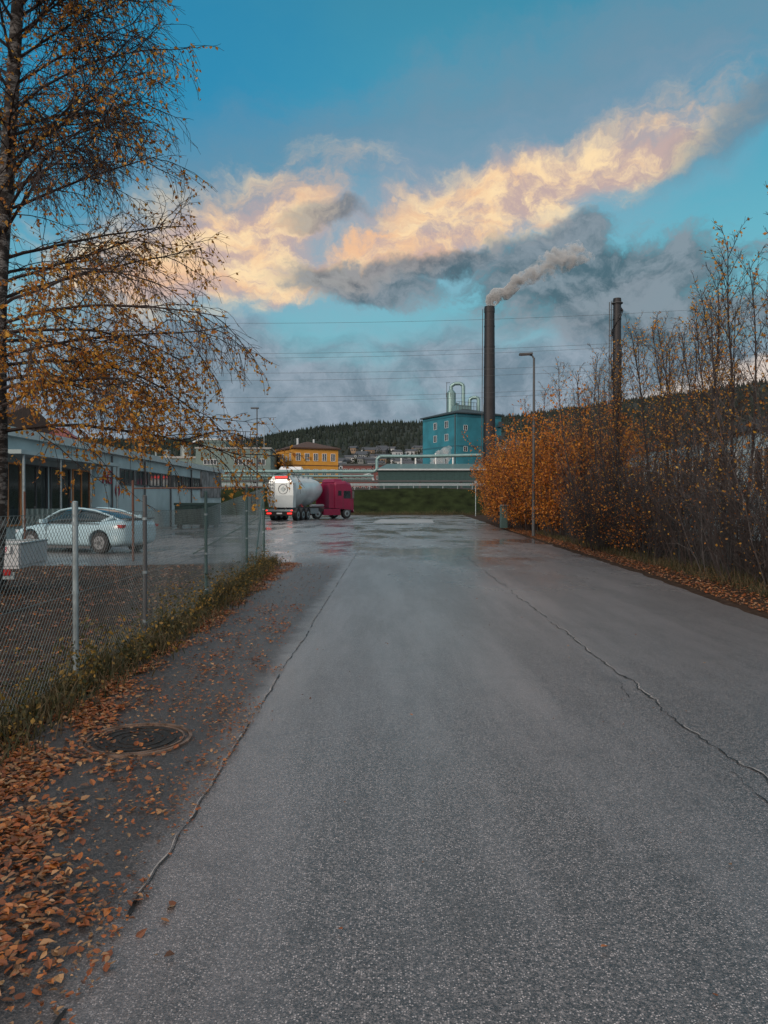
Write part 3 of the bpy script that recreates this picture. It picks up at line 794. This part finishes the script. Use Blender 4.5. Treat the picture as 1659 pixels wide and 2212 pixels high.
plume('smoke_plume',[(22.0,161,42.2,0.8),(22.1,161.5,43.8,1.2),(23.6,162,45.0,1.4),(26.0,163,45.9,1.2),(28.4,164,48.4,1.6),(32.5,165,50.6,2.1),(37,167,53.6,2.9),(42,169,56.0,2.5),(46.5,170,55.4,0.7)],volmat('smoke_volume',0.9,0.55,(0.97,0.985,0.99),0.46,24,34,2.0))
plume('steam_plume',[(9.5,150,7.5,0.4),(9.8,150,8.6,0.9),(10.4,150.5,9.6,1.3),(12,151,11,1.6),(13,151,12.6,0.5)],volmat('steam_volume',0.8,0.7,(0.98,0.98,0.98),0.42))

# --- highway embankment
grs=mat('rough_grass',(0.018,0.026,0.009),0.95,var=0.6,scale=0.7,bump=1.0,bscale=3,spec=0.1)
g=G('grass_embankment')
xs=[-90+i*2 for i in range(91)]
rings=[]
for x in xs:
    h=3.4+0.12*math.sin(x*0.3)
    rings.append([(x,98+0.5*math.sin(x*0.4),0.0),(x,100.5,1.3+0.15*math.sin(x)),(x,103,2.9),(x,104.2,h),(x,113.5,h),(x,118,0)])
g.loft('slope',grs,rings,cap=False,closed=False); g.done(single=True,smooth=True)
g=G('highway_road'); g.bbox('deck',mat('highway_asphalt',(0.06,0.06,0.065),0.7),(-90,105.2,3.3),(90,113,3.56)); g.done(single=True)
g=G('guardrail',(0,104.6,3.4))
g.bbox('beam',steel,(-70,-0.04,0.45),(70,0.02,0.78)); g.bbox('beam',steel,(-70,-0.07,0.52),(70,-0.041,0.58)); g.bbox('beam',steel,(-70,-0.07,0.66),(70,-0.041,0.72))
for i in range(71): g.bbox('posts',steel,(-70+i*2-0.05,0.021,-0.2),(-70+i*2+0.05,0.12,0.75))
g.done()
grass('grass',12000,lambda:(R.uniform(-12,14),R.uniform(96.6,98.6)),0.2,0.6)
# --- pipe bridge
g=G('pipe_bridge',(0,119,0))
for zz,rr,yy in ((6.35,0.28,0),(5.65,0.2,-0.2),(5.65,0.2,0.5),(5.2,0.13,0.1)): g.tube('pipes',stg,(-34,yy,zz),(-1.6,yy,zz),rr,None,14)
g.bbox('deck',dgrey,(-34,-0.5,4.75),(15,0.9,5.0))
for i in range(8): g.bbox('trestles',dgrey,(-33+i*6.4,-0.3,0),(-32.7+i*6.4,0,4.75)); g.bbox('trestles',dgrey,(-33+i*6.4,0.5,0),(-32.7+i*6.4,0.8,4.75))
g.path('pipes',stg,[(-1.6,0,6.3),(-1.1,0,6.7),(-1.1,0,8.2),(-0.6,0,8.7),(6,0,8.7),(15,0,8.9)],0.26,14)
g.path('pipes',pipem,[(-3.2,0,5.7),(-2.2,0,6.0),(-1.7,0,5.2),(-1.6,0,4.8)],0.2,12)
for i in range(20): g.tube('railing',steel,(-34+i*1.7,-0.5,5.0),(-34+i*1.7,-0.5,6.0),0.03,None,4)
g.tube('railing',steel,(-34,-0.5,6.0),(-2,-0.5,6.0),0.03,None,4)
g.done(smooth=('pipes',))
g=G('green_shed',(0,130,0))
g.bbox('walls',mat('teal_shed',(0.016,0.055,0.055),0.6,var=0.15),(-1,0,0),(17,12,7.2)); g.raw('roof',mat('shed_roof',(0.08,0.14,0.14),0.5),[(-1.3,-0.4,7.203),(17.3,-0.4,7.203),(17.3,12.4,7.203),(-1.3,12.4,7.203),(0.6,4,8.3),(17.3,4,8.3)],[(0,1,5,4),(1,2,5),(2,3,4,5),(3,0,4)])
for i in range(19): g.bbox('ribs',MATS['teal_shed'],(-0.9+i*0.97,-0.05,0),(-0.8+i*0.97,-0.003,7.1))
g.bbox('fascia',pipem,(-1.3,-0.5,7.0),(17.3,-0.405,7.25))
g.path('pipes',stg,[(2,5,9.6),(9,5,9.6),(17,5,9.9)],0.22,10)
for xx in (3,5.5,9,12): g.tube('vents',pipem,(xx,4,8),(xx,4,9.9+0.5*math.sin(xx)),0.16,None,8)
g.done()
g=G('storage_tank',(-14.7,122,5.9))
g.tube('shell',white,(-1.6,0,0.7),(1.6,0,0.7),0.65,None,18); g.tube('shell',white,(1.6,0,0.7),(1.9,0,0.7),0.65,0.3,18); g.tube('shell',white,(-1.6,0,0.7),(-1.9,0,0.7),0.65,0.3,18)
g.bbox('saddle',steel,(-1.2,-0.4,-1.0),(-1.0,0.4,0.2)); g.bbox('saddle',steel,(1.0,-0.4,-1.0),(1.2,0.4,0.2)); g.done(smooth=('shell',))
# --- apartment blocks behind
grb=mat('grey_block',(0.16,0.18,0.18),0.8)
for (x,y,w_,h_,m) in [(-9,260,10,14,brick),(9,270,13,13,grb),(-22,280,10,15,grb),(0,300,12,16,brick)]:
    g=G('apartment_building',(x,y,0)); g.bbox('walls',m,(-w_/2,0,0),(w_/2,10,h_)); g.bbox('roof',dgrey,(-w_/2-.3,-.3,h_+.003),(w_/2+.3,10.3,h_+0.6))
    for zz in range(3): 
        for i in range(5): window(g,-w_/2+w_*(i+0.5)/5,h_-1.8-zz*3,1.2,1.3,'y-',0,white)
    g.done()
# --- building behind the thicket on the right
g=G('pale_warehouse',(15.5,0,0))
g.bbox('walls',mat('pale_blue_wall',(0.40,0.52,0.57),0.7,var=0.12,scale=0.5),(0,16,0),(20,84,4.6)); g.bbox('roof',dgrey,(-0.3,15.7,4.603),(20.3,84.3,5.0))
for i in range(16): window(g,19+i*4,3.0,2.4,1.6,'x-',0,white,bars=2)
g.done()

# ---------------------------------------------------------------- hills + forest + town
prof=[(-900,968),(0,963),(300,963),(530,956),(600,940),(700,922),(800,912),(915,911),(1065,904),(1130,900),(1250,890),(1330,884),(1500,880),(1659,876),(2600,866)]
def ridge(a):
    px=830+1660*math.tan(max(-0.9,min(0.85,a)))
    for (x0,y0),(x1,y1) in zip(prof,prof[1:]):
        if x0<=px<=x1: return (1085-(y0+(y1-y0)*(px-x0)/(x1-x0)))/1660
    return 0.08
RD=1150
def terr(a,r):
    e=ridge(a)*RD/ max(0.4,math.cos(a))*0.93
    t=(r-330)/(RD-330); t=max(0,min(1,t)); s_=t*t*(3-2*t)
    n=noise.noise(Vector((math.sin(a)*r*0.006,math.cos(a)*r*0.006,0)))
    return e*s_*(1+0.06*n*(1 if t<0.9 else 0.3))-1
fm=mat('forest_floor',(0.013,0.020,0.012),0.95,var=0.5,scale=0.01)
g=G('hill'); rings=[]
AZ=[-0.75+i*0.015 for i in range(101)]
for a in AZ: rings.append([(math.sin(a)*r,math.cos(a)*r,terr(a,r)) for r in [300+ j*40 for j in range(23)]+[1300]])
g.loft('slope',fm,rings,cap=False,closed=False); g.done(single=True,smooth=True)
fol=mat('conifer_foliage',(0.012,0.022,0.016),0.95,var=0.5,scale=0.02)
g=G('forest'); 
for i in range(13000):
    a=R.uniform(-0.45,0.6); r=R.uniform(560,RD+10) if i%3 else R.uniform(RD-60,RD+10)
    px=830+1660*math.tan(a)
    if 600<px<1130 and r<760 and R.random()<0.75: continue
    x,y=math.sin(a)*r,math.cos(a)*r; z=terr(a,r); h=R.uniform(3.5,8.5); rr=h*0.26
    vs=[(x+rr*math.cos(k*1.2566),y+rr*math.sin(k*1.2566),z) for k in range(5)]+[(x,y,z+h)]
    g.raw('trees',fol,vs,[(k,(k+1)%5,5) for k in range(5)])
g.done(single=True)
g=G('hillside_town')
hc=[mat('house_white',(0.42,0.45,0.47),0.7),grb,mat('house_wood',(0.22,0.16,0.11),0.8),mat('house_dark',(0.08,0.09,0.1),0.8),mat('house_white')]
rf=mat('house_roof',(0.06,0.065,0.075),0.7)
for i in range(190):
    a=math.atan((R.uniform(620,1130)-830)/1660); r=R.uniform(440,720); x,y=math.sin(a)*r,math.cos(a)*r; z=terr(a,r)
    w_,d_,h_=R.uniform(6,11),R.uniform(7,10),R.uniform(2.6,4.2); rz=R.uniform(-0.5,0.5)
    g.box('houses',R.choice(hc),(x,y,z+h_/2-1),(w_,d_,h_+2),rz)
    M=Matrix.Translation((x,y,z+h_))@Matrix.Rotation(rz,4,'Z')
    vs=[tuple(M@Vector(v)) for v in [(-w_/2-.4,-d_/2-.4,0.05),(w_/2+.4,-d_/2-.4,0.05),(w_/2+.4,d_/2+.4,0.05),(-w_/2-.4,d_/2+.4,0.05),(-w_/2-.4,0,2.2),(w_/2+.4,0,2.2)]]
    g.raw('roofs',rf,vs,[(0,1,5,4),(2,3,4,5),(1,2,5),(3,0,4)])
    for k in range(3):
        q=Matrix.Translation((x,y,z))@Matrix.Rotation(rz,4,'Z')@Vector((-w_/3+k*w_/3,-d_/2-0.05,h_*0.55))
        g.box('windows',glass,tuple(q),(1.2,0.12,1.2),rz)
g.done(single=True)
g=G('treeline')
bl=leafmat('dark_tree_foliage',[(0.010,0.018,0.010),(0.02,0.03,0.014),(0.04,0.035,0.015),(0.012,0.02,0.012)],0.8,0.1); P=g.p('crowns'); P.mats=[bl]
for i in range(520):
    a=R.uniform(-0.5,0.55) if i%3 else R.uniform(-0.13,0.18); r=R.uniform(300,420) if i%3==1 else R.uniform(430,760); x,y=math.sin(a)*r,math.cos(a)*r; h=R.uniform(4,7.5); z0=max(0,terr(a,r))
    for k in range(60):
        leafquad(P,(x+R.gauss(0,h*0.22),y+R.gauss(0,h*0.22),z0+abs(R.gauss(h*0.45,h*0.22))),R.uniform(0.7,1.4),False)
g.done(single=True)

# ---------------------------------------------------------------- lamps, wires, posts
g=G('street_lamp',(7.0,36,0))
g.tube('pole',dgrey,(0,0,0),(0,0,8.35),0.08,0.05,12); g.path('arm',dgrey,[(0,0,8.3),(-0.08,0,8.45),(-0.25,0,8.5)],0.04)
g.box('head',dgrey,(-0.38,0,8.52),(0.62,0.26,0.09),ry=rad(-3)); g.box('head',mat('lamp_lens',(0.3,0.3,0.28),0.3),(-0.4,0,8.465),(0.4,0.18,0.02),ry=rad(-3)); g.done(bevel=0.01)
g=G('street_lamp',(-14.5,88,0))
g.tube('pole',dgrey,(0,0,0),(0,0,12.3),0.11,0.06,10); g.box('head',dgrey,(-0.25,0,12.35),(0.9,0.35,0.14)); g.done()
g=G('street_lamp',(-19.4,112,3.4))
g.tube('pole',dgrey,(0,0,0),(0,0,8),0.09,0.05,10); g.box('head',dgrey,(0.3,0,8.05),(0.9,0.3,0.12)); g.done()
g=G('power_lines')
def wln(x0,y0,x1,y1,Y):
    k=Y/1660; X0=(x0-830)*k; Z0=1.6+(1085-y0)*k; X1=(x1-830)*k; Z1=1.6+(1085-y1)*k; s_=(Z1-Z0)/(X1-X0); pr=None
    for i in range(41):
        x=-100+i*6; z=Z0+s_*(x-X0)+0.00045*((x-10)**2)-0.4; p=(x,Y+0.05*x,z)
        if pr: g.tube('wires',dgrey,pr,p,0.022,None,4,caps=False)
        pr=p
for q in [(470,706,1440,668,112),(430,772,1400,733,110),(430,782,1400,742,113),(440,813,1250,783,110),(440,829,1250,797,113),(470,864,1140,838,110),(470,874,1140,848,113)]: wln(*q)
g.done(single=True)
g=G('marker_post',(10.6,89,0)); g.tube('post',steel,(0,0,0),(0,0,4.2),0.05); g.box('plate',steel,(0,-0.07,3.9),(0.3,0.03,0.4)); g.done()
g=G('utility_cabinet',(7.0,45,0)); g.box('body',grpost,(0,0,0.75),(0.42,0.3,1.3)); g.box('cap',steel,(0,0,1.43),(0.5,0.38,0.06)); g.box('door',grpost,(0,-0.16,0.75),(0.34,0.02,1.1)); g.done(bevel=0.01)

# ---------------------------------------------------------------- vehicles
def wheel(g,c,r,wd,axis='y',hub=steel,n=28):
    c=Vector(c); a=Vector((0,1,0))
    def cy(k,m,r0,r1,y0,y1): g.tube(k,m,c+a*y0,c+a*y1,r0,r1,n)
    cy('wheels',black,r,r,-wd*0.4,wd*0.4); cy('wheels',black,r,r*0.9,wd*0.4,wd*0.5); cy('wheels',black,r*0.9,r,-wd*0.5,-wd*0.4)
    for s_ in (1,-1):
        cy('rims',hub,r*0.64,r*0.60,s_*wd*0.5,s_*(wd*0.5+0.012)) if s_>0 else cy('rims',hub,r*0.60,r*0.64,-(wd*0.5+0.012),-wd*0.5)
        cy('rims',dgrey,r*0.2,r*0.2,s_*(wd*0.5+0.012),s_*(wd*0.5+0.03))
        for k in range(5):
            t=k*1.2566; q=c+a*(s_*(wd*0.5+0.014))+Vector((math.cos(t)*r*0.4,0,math.sin(t)*r*0.4)); g.tube('rims',dgrey,q,q+a*(s_*0.004),r*0.10,None,8)
carm=mat('pearl_white_car_paint',(0.34,0.50,0.57),0.18,0.0,var=0.03)
CARP=(-9.85,25.3,0); CARR=rad(180-22)
g=G('parked_car',CARP,CARR)
def ring(x,zb,zbelt,ztop,wb,wt,n=1):
    h=[(0,zb),(wb*0.80,zb),(wb*0.96,zb+0.10),(wb,zb+0.30),(wb*0.99,zbelt-0.12),(wb*0.93,zbelt),(wt,ztop-0.03),(wt*0.6,ztop),(0,ztop+0.012)]
    return [(x,-y_,z) for y_,z in h]+[(x,y_,z) for y_,z in reversed(h[1:-1])]
st=[(-2.34,0.42,0.80,0.86,0.66,0.60),(-2.28,0.28,0.93,1.02,0.80,0.72),(-2.05,0.22,0.97,1.08,0.88,0.74),(-1.6,0.18,0.96,1.06,0.92,0.76),(-1.0,0.17,0.94,1.0,0.925,0.76),(0,0.17,0.92,0.97,0.925,0.78),(0.9,0.17,0.90,0.95,0.925,0.78),(1.35,0.18,0.86,0.90,0.92,0.74),(1.9,0.2,0.76,0.81,0.89,0.70),(2.2,0.24,0.66,0.70,0.80,0.62),(2.34,0.34,0.54,0.58,0.66,0.50)]
g.loft('body',carm,[ring(*s_) for s_ in st])
def cring(x,z0,z1,w0,w1):
    h=[(0,z0),(w0,z0),(w0*0.97,z0+(z1-z0)*0.35),(w1,z1-0.05*(z1>z0+0.1)),(w1*0.7,z1),(0,z1+0.01)]
    return [(x,-y_,z) for y_,z in h]+[(x,y_,z) for y_,z in reversed(h[1:-1])]
ct=[(-1.95,0.98,1.06,0.70,0.55),(-1.5,0.95,1.22,0.80,0.56),(-1.0,0.93,1.36,0.83,0.57),(-0.5,0.92,1.42,0.845,0.58),(0,0.91,1.43,0.85,0.58),(0.4,0.90,1.37,0.85,0.58),(0.85,0.88,1.18,0.83,0.60),(1.25,0.86,0.95,0.78,0.62)]
g.loft('cabin',glass,[cring(*s_) for s_ in ct])
for sy in (-1,1):
    rp=[(x,sy*(w1*1.03),z1-0.02) for x,z0,z1,w0,w1 in ct]
    g.path('roof_rails',carm,rp,0.03,6)
    g.tube('pillars',dgrey,(-0.35,sy*0.835,0.95),(-0.45,sy*0.60,1.38),0.025,None,6); g.tube('pillars',carm,(-1.45,sy*0.78,0.98),(-1.75,sy*0.60,1.14),0.07,None,6)
    g.box('trim',dgrey,(-0.1,sy*0.88,0.93),(2.6,0.02,0.025))
    g.box('mirrors',carm,(0.75,sy*1.0,1.0),(0.16,0.2,0.13))
    g.box('door_gaps',dgrey,(-0.4,sy*0.918,0.62),(0.012,0.02,0.5)); g.box('door_gaps',dgrey,(0.72,sy*0.918,0.6),(0.012,0.02,0.5))
    g.box('sills',dgrey,(0,sy*0.90,0.19),(2.2,0.06,0.07))
    g.box('tail_lights',mat('tail_lens',(0.35,0.02,0.02),0.2),(-2.2,sy*0.72,0.86),(0.18,0.3,0.09))
    g.box('headlights',mat('head_lens',(0.6,0.65,0.7),0.1),(2.12,sy*0.66,0.66),(0.24,0.22,0.09),rz=-sy*0.5)
g.box('spoiler',dgrey,(-2.2,0,1.08),(0.16,1.35,0.025),ry=0.15)
e=g.done()
body=[c for c in e.children if c.name.startswith('body')][0]
ss=body.modifiers.new('s','SUBSURF'); ss.levels=2; ss.render_levels=2
cab=[c for c in e.children if c.name.startswith('cabin')][0]; ss=cab.modifiers.new('s','SUBSURF'); ss.levels=2; ss.render_levels=2
for p_ in body.data.polygons: p_.use_smooth=True
for p_ in cab.data.polygons: p_.use_smooth=True
g2=G('cut',CARP,CARR)
for x in (-1.42,1.42): 
    for sy in (-1,1): g2.tube('c',black,(x,sy*0.62,0.345),(x,sy*1.2,0.345),0.40,None,40)
ce=g2.done(); cc=ce.children[0]
bo=body.modifiers.new('b','BOOLEAN'); bo.object=cc; bo.operation='DIFFERENCE'; bo.solver='EXACT'
bpy.context.view_layer.update()
dg=bpy.context.evaluated_depsgraph_get(); nm=bpy.data.meshes.new_from_object(body.evaluated_get(dg)); body.modifiers.clear(); body.data=nm
bpy.data.objects.remove(cc); bpy.data.objects.remove(ce)
g=G('wheelset',(0,0,0))
for x in (-1.42,1.42):
    for sy in (-1,1): wheel(g,(x,sy*0.79,0.335),0.335,0.22,hub=mat('alloy',(0.25,0.26,0.27),0.4,0.6))
g.box('arch_liner',black,(0,0,0.42),(3.9,1.2,0.4))
we=g.done(); we.parent=e

g=G('utility_trailer',(-7.45,13.6,0),rad(6))
tw_=mat('trailer_panel',(0.50,0.54,0.57),0.4,0.2,var=0.1)
g.box('bed',tw_,(0,0,0.50),(2.4,1.4,0.06)); 
for sy in (-1,1): g.box('sides',tw_,(0,sy*0.7,0.70),(2.4,0.04,0.36)); g.box('sides',steel,(0,sy*0.7,0.895),(2.44,0.06,0.03))
for sx in (-1,1): g.box('sides',tw_,(sx*1.2,0,0.70),(0.04,1.36,0.36)); g.box('sides',steel,(sx*1.2,0,0.895),(0.06,1.36,0.03))
g.box('bumper',steel,(0,-0.76,0.36),(2.3,0.05,0.12))
for i in range(4): g.box('ribs',steel,(-1+i*0.5,-0.73,0.7),(0.04,0.02,0.34))
for sx in (-1,1): g.box('lights',mat('tail_lens'),(sx*1.0,-0.80,0.42),(0.2,0.03,0.1))
wheel(g,(0.2,0.82,0.28),0.28,0.16); wheel(g,(0.2,-0.60,0.28),0.28,0.16)
g.box('number_plate',white,(0.83,-0.752,0.80),(0.50,0.012,0.13))
te=g.done(bevel=0.006)
text('TY 293',(0.83,-0.762,0.80),0.135,mat('plate_red',(0.5,0.02,0.08),0.5),(rad(90),0,0),te,'plate_lettering',0.001)

# tanker truck ; local +y = forward
TA=rad(-14)
tx,ty=-8.95,67.0
g=G('tanker_truck',(tx,ty,0),TA)
tankm=mat('tank_white',(0.50,0.57,0.59),0.28,0.1,var=0.10,scale=1.5)
prf=[(0.0,2.75,0.35,0.40),(0.12,2.7,0.85,0.85),(0.4,2.65,1.1,1.12),(0.9,2.62,1.22,1.24),(1.6,2.55,1.25,1.33),(2.6,2.42,1.25,1.45),(3.4,2.52,1.25,1.35),(4.2,2.62,1.25,1.25),(5.2,2.48,1.25,1.40),(6.2,2.6,1.25,1.28),(7.2,2.65,1.22,1.22),(8.0,2.7,1.1,1.1),(8.4,2.75,0.8,0.8),(8.55,2.78,0.3,0.3)]
rings=[]
for y_,zc,rx_,rz_ in prf:
    ringp=[]
    for i in range(32):
        t=2*math.pi*i/32; c,s_=math.cos(t),math.sin(t)
        zz=zc+rz_*s_
        w_=rx_*c*(1 if s_>-0.1 else (1-0.35*(-s_)))
        ringp.append((w_,y_,min(zz,3.92)))
    rings.append(ringp)
g.loft('tank',tankm,rings)
g.loft('rear_shroud',tankm,[[(-1.12,-0.15,1.15),(1.12,-0.15,1.15),(1.12,0.6,1.15),(-1.12,0.6,1.15)],[(-1.2,-0.2,2.2),(1.2,-0.2,2.2),(1.2,0.5,2.2),(-1.2,0.5,2.2)],[(-1.15,-0.15,3.3),(1.15,-0.15,3.3),(1.15,0.5,3.3),(-1.15,0.5,3.3)],[(-0.75,-0.05,3.86),(0.75,-0.05,3.86),(0.75,0.5,3.86),(-0.75,0.5,3.86)]])
g.box('roof_lights',redl,(0.1,-0.22,3.78),(1.1,0.06,0.16)); g.box('roof_lights',dgrey,(0.1,-0.15,3.78),(1.3,0.1,0.26))
for i in range(24):
    a=2*math.pi*i/24; a2=2*math.pi*(i+1)/24
    g.tube('rear_mark',dgrey,(0.25+0.42*math.cos(a),-0.215,2.75+0.42*math.sin(a)),(0.25+0.42*math.cos(a2),-0.215,2.75+0.42*math.sin(a2)),0.02,None,4)
g.box('rear_mark',steel,(0.25,-0.205,2.75),(0.35,0.03,0.35),ry=rad(45))
for sx in (-1.02,-0.62): g.tube('ladder',dgrey,(sx,-0.38,0.8),(sx,-0.30,3.85),0.03,None,6)
for i in range(11): g.tube('ladder',dgrey,(-1.02,-0.37+i*0.006,0.9+i*0.28),(-0.62,-0.37+i*0.006,0.9+i*0.28),0.025,None,6)
g.path('ladder',dgrey,[(-0.8,-0.1,3.9),(-0.8,0.1,4.15),(-0.8,8,4.15),(-0.8,8.2,3.8)],0.03,6)
for i in range(6): g.tube('hatches',steel,(0,1.2+i*1.3,3.85),(0,1.2+i*1.3,4.02),0.28,None,16)
for sx in (-0.45,0.45): g.box('chassis',dgrey,(sx,4.6,1.05),(0.14,9.4,0.22))
g.box('bumper',black,(0,-0.35,0.62),(2.5,0.18,0.34))
g.box('bumper',steel,(0,-0.45,0.9),(2.5,0.06,0.18))
for sx in (-1,1): g.box('tail_lights',redl,(sx*0.95,-0.46,0.64),(0.42,0.05,0.13)); g.box('tail_lights',redl,(sx*1.15,-0.49,0.9),(0.16,0.04,0.1))
g.box('number_plate',white,(0,-0.45,0.64),(0.5,0.02,0.12))
for y_ in (0.9,2.2,3.5):
    for sx in (-1,1):
        c=Vector((sx*1.05,y_,0.5))
        for r0,w0,m in ((0.5,0.19,black),(0.3,0.205,steel),(0.14,0.24,dgrey)): g.tube('wheels',m,c-Vector((w0,0,0)),c+Vector((w0,0,0)),r0,None,24)
    for sx in (-1,1):
        for k in range(7):
            a=rad(20+k*20); a2=rad(40+k*20) 
            g.raw('mudguards',dgrey,[(sx*1.05-0.22,y_+0.6*math.cos(a),0.5+0.6*math.sin(a)),(sx*1.05+0.22,y_+0.6*math.cos(a),0.5+0.6*math.sin(a)),(sx*1.05+0.22,y_+0.6*math.cos(a2),0.5+0.6*math.sin(a2)),(sx*1.05-0.22,y_+0.6*math.cos(a2),0.5+0.6*math.sin(a2))],[(0,1,2,3)])
g.box('side_locker',steel,(1.0,5.4,0.8),(0.4,2.2,0.5)); g.tube('hose_tube',pipem,(1.15,4.4,1.3),(1.15,8,1.3),0.12,None,12)
for sx in (-0.9,0.9): g.tube('landing_legs',steel,(sx,7.0,0.15),(sx,7.0,1.1),0.07)
truck=g.done(smooth=('tank','wheels'))
g=G('tractor_unit',(0.3,8.0,0),rad(-36))
cabm=redp
g.box('chassis',dgrey,(0,0.8,0.85),(0.9,5.6,0.28))
def rr_(y0,w_,z0,z1): return [(-w_,y0,z0),(w_,y0,z0),(w_,y0,z1-0.25),(w_-0.18,y0,z1),(-w_+0.18,y0,z1),(-w_,y0,z1-0.25)]
g.loft('cab',cabm,[rr_(1.55,1.22,1.0,3.45),(rr_(1.7,1.24,1.0,3.6)),(rr_(2.9,1.25,0.9,3.7)),(rr_(3.5,1.25,0.85,3.45)),(rr_(3.78,1.22,0.75,2.7)),(rr_(3.9,1.15,0.55,1.9))])
g.box('roof_deflector',cabm,(0,2.1,3.72),(2.1,1.1,0.35),taper=0.8)
for sx in (-1,1):
    g.box('side_windows',glass,(sx*1.246,3.0,2.35),(0.03,0.85,0.75)); g.box('side_windows',glass,(sx*1.246,2.1,2.5),(0.03,0.4,0.5))
    g.box('side_fairing',cabm,(sx*1.1,1.25,2.2),(0.06,0.7,2.4)); g.box('side_skirt',cabm,(sx*1.2,1.2,0.65),(0.06,2.0,0.6))
    g.box('mirrors',dgrey,(sx*1.45,3.6,2.35),(0.22,0.12,0.75)); g.box('steps',dgrey,(sx*1.2,3.05,0.62),(0.08,0.7,0.5))
    g.box('door_gap',dgrey,(sx*1.248,2.5,1.9),(0.02,0.02,1.7)); g.box('door_gap',dgrey,(sx*1.248,3.48,1.8),(0.02,0.02,1.5))
    g.box('headlights',mat('head_lens'),(sx*0.95,3.93,0.8),(0.35,0.06,0.2))
    g.box('fenders',dgrey,(sx*1.08,-0.5,1.08),(0.5,1.5,0.06)); 
    for y_ in (-0.5,3.0):
        c=Vector((sx*1.05,y_,0.5))
        for r0,w0,m in ((0.5,0.18,black),(0.3,0.2,steel),(0.14,0.24,dgrey)): g.tube('wheels',m,c-Vector((w0,0,0)),c+Vector((w0,0,0)),r0,None,24)
    g.box('marker_lights',redl,(sx*1.0,-1.98,0.8),(0.3,0.04,0.12))
g.raw('windscreen',glass,[(-1.1,3.80,2.72),(1.1,3.80,2.72),(1.05,3.56,3.4),(-1.05,3.56,3.4)],[(0,1,2,3)])
tr=g.done(smooth=('wheels',),bevel=0.03); tr.parent=truck
print('done')
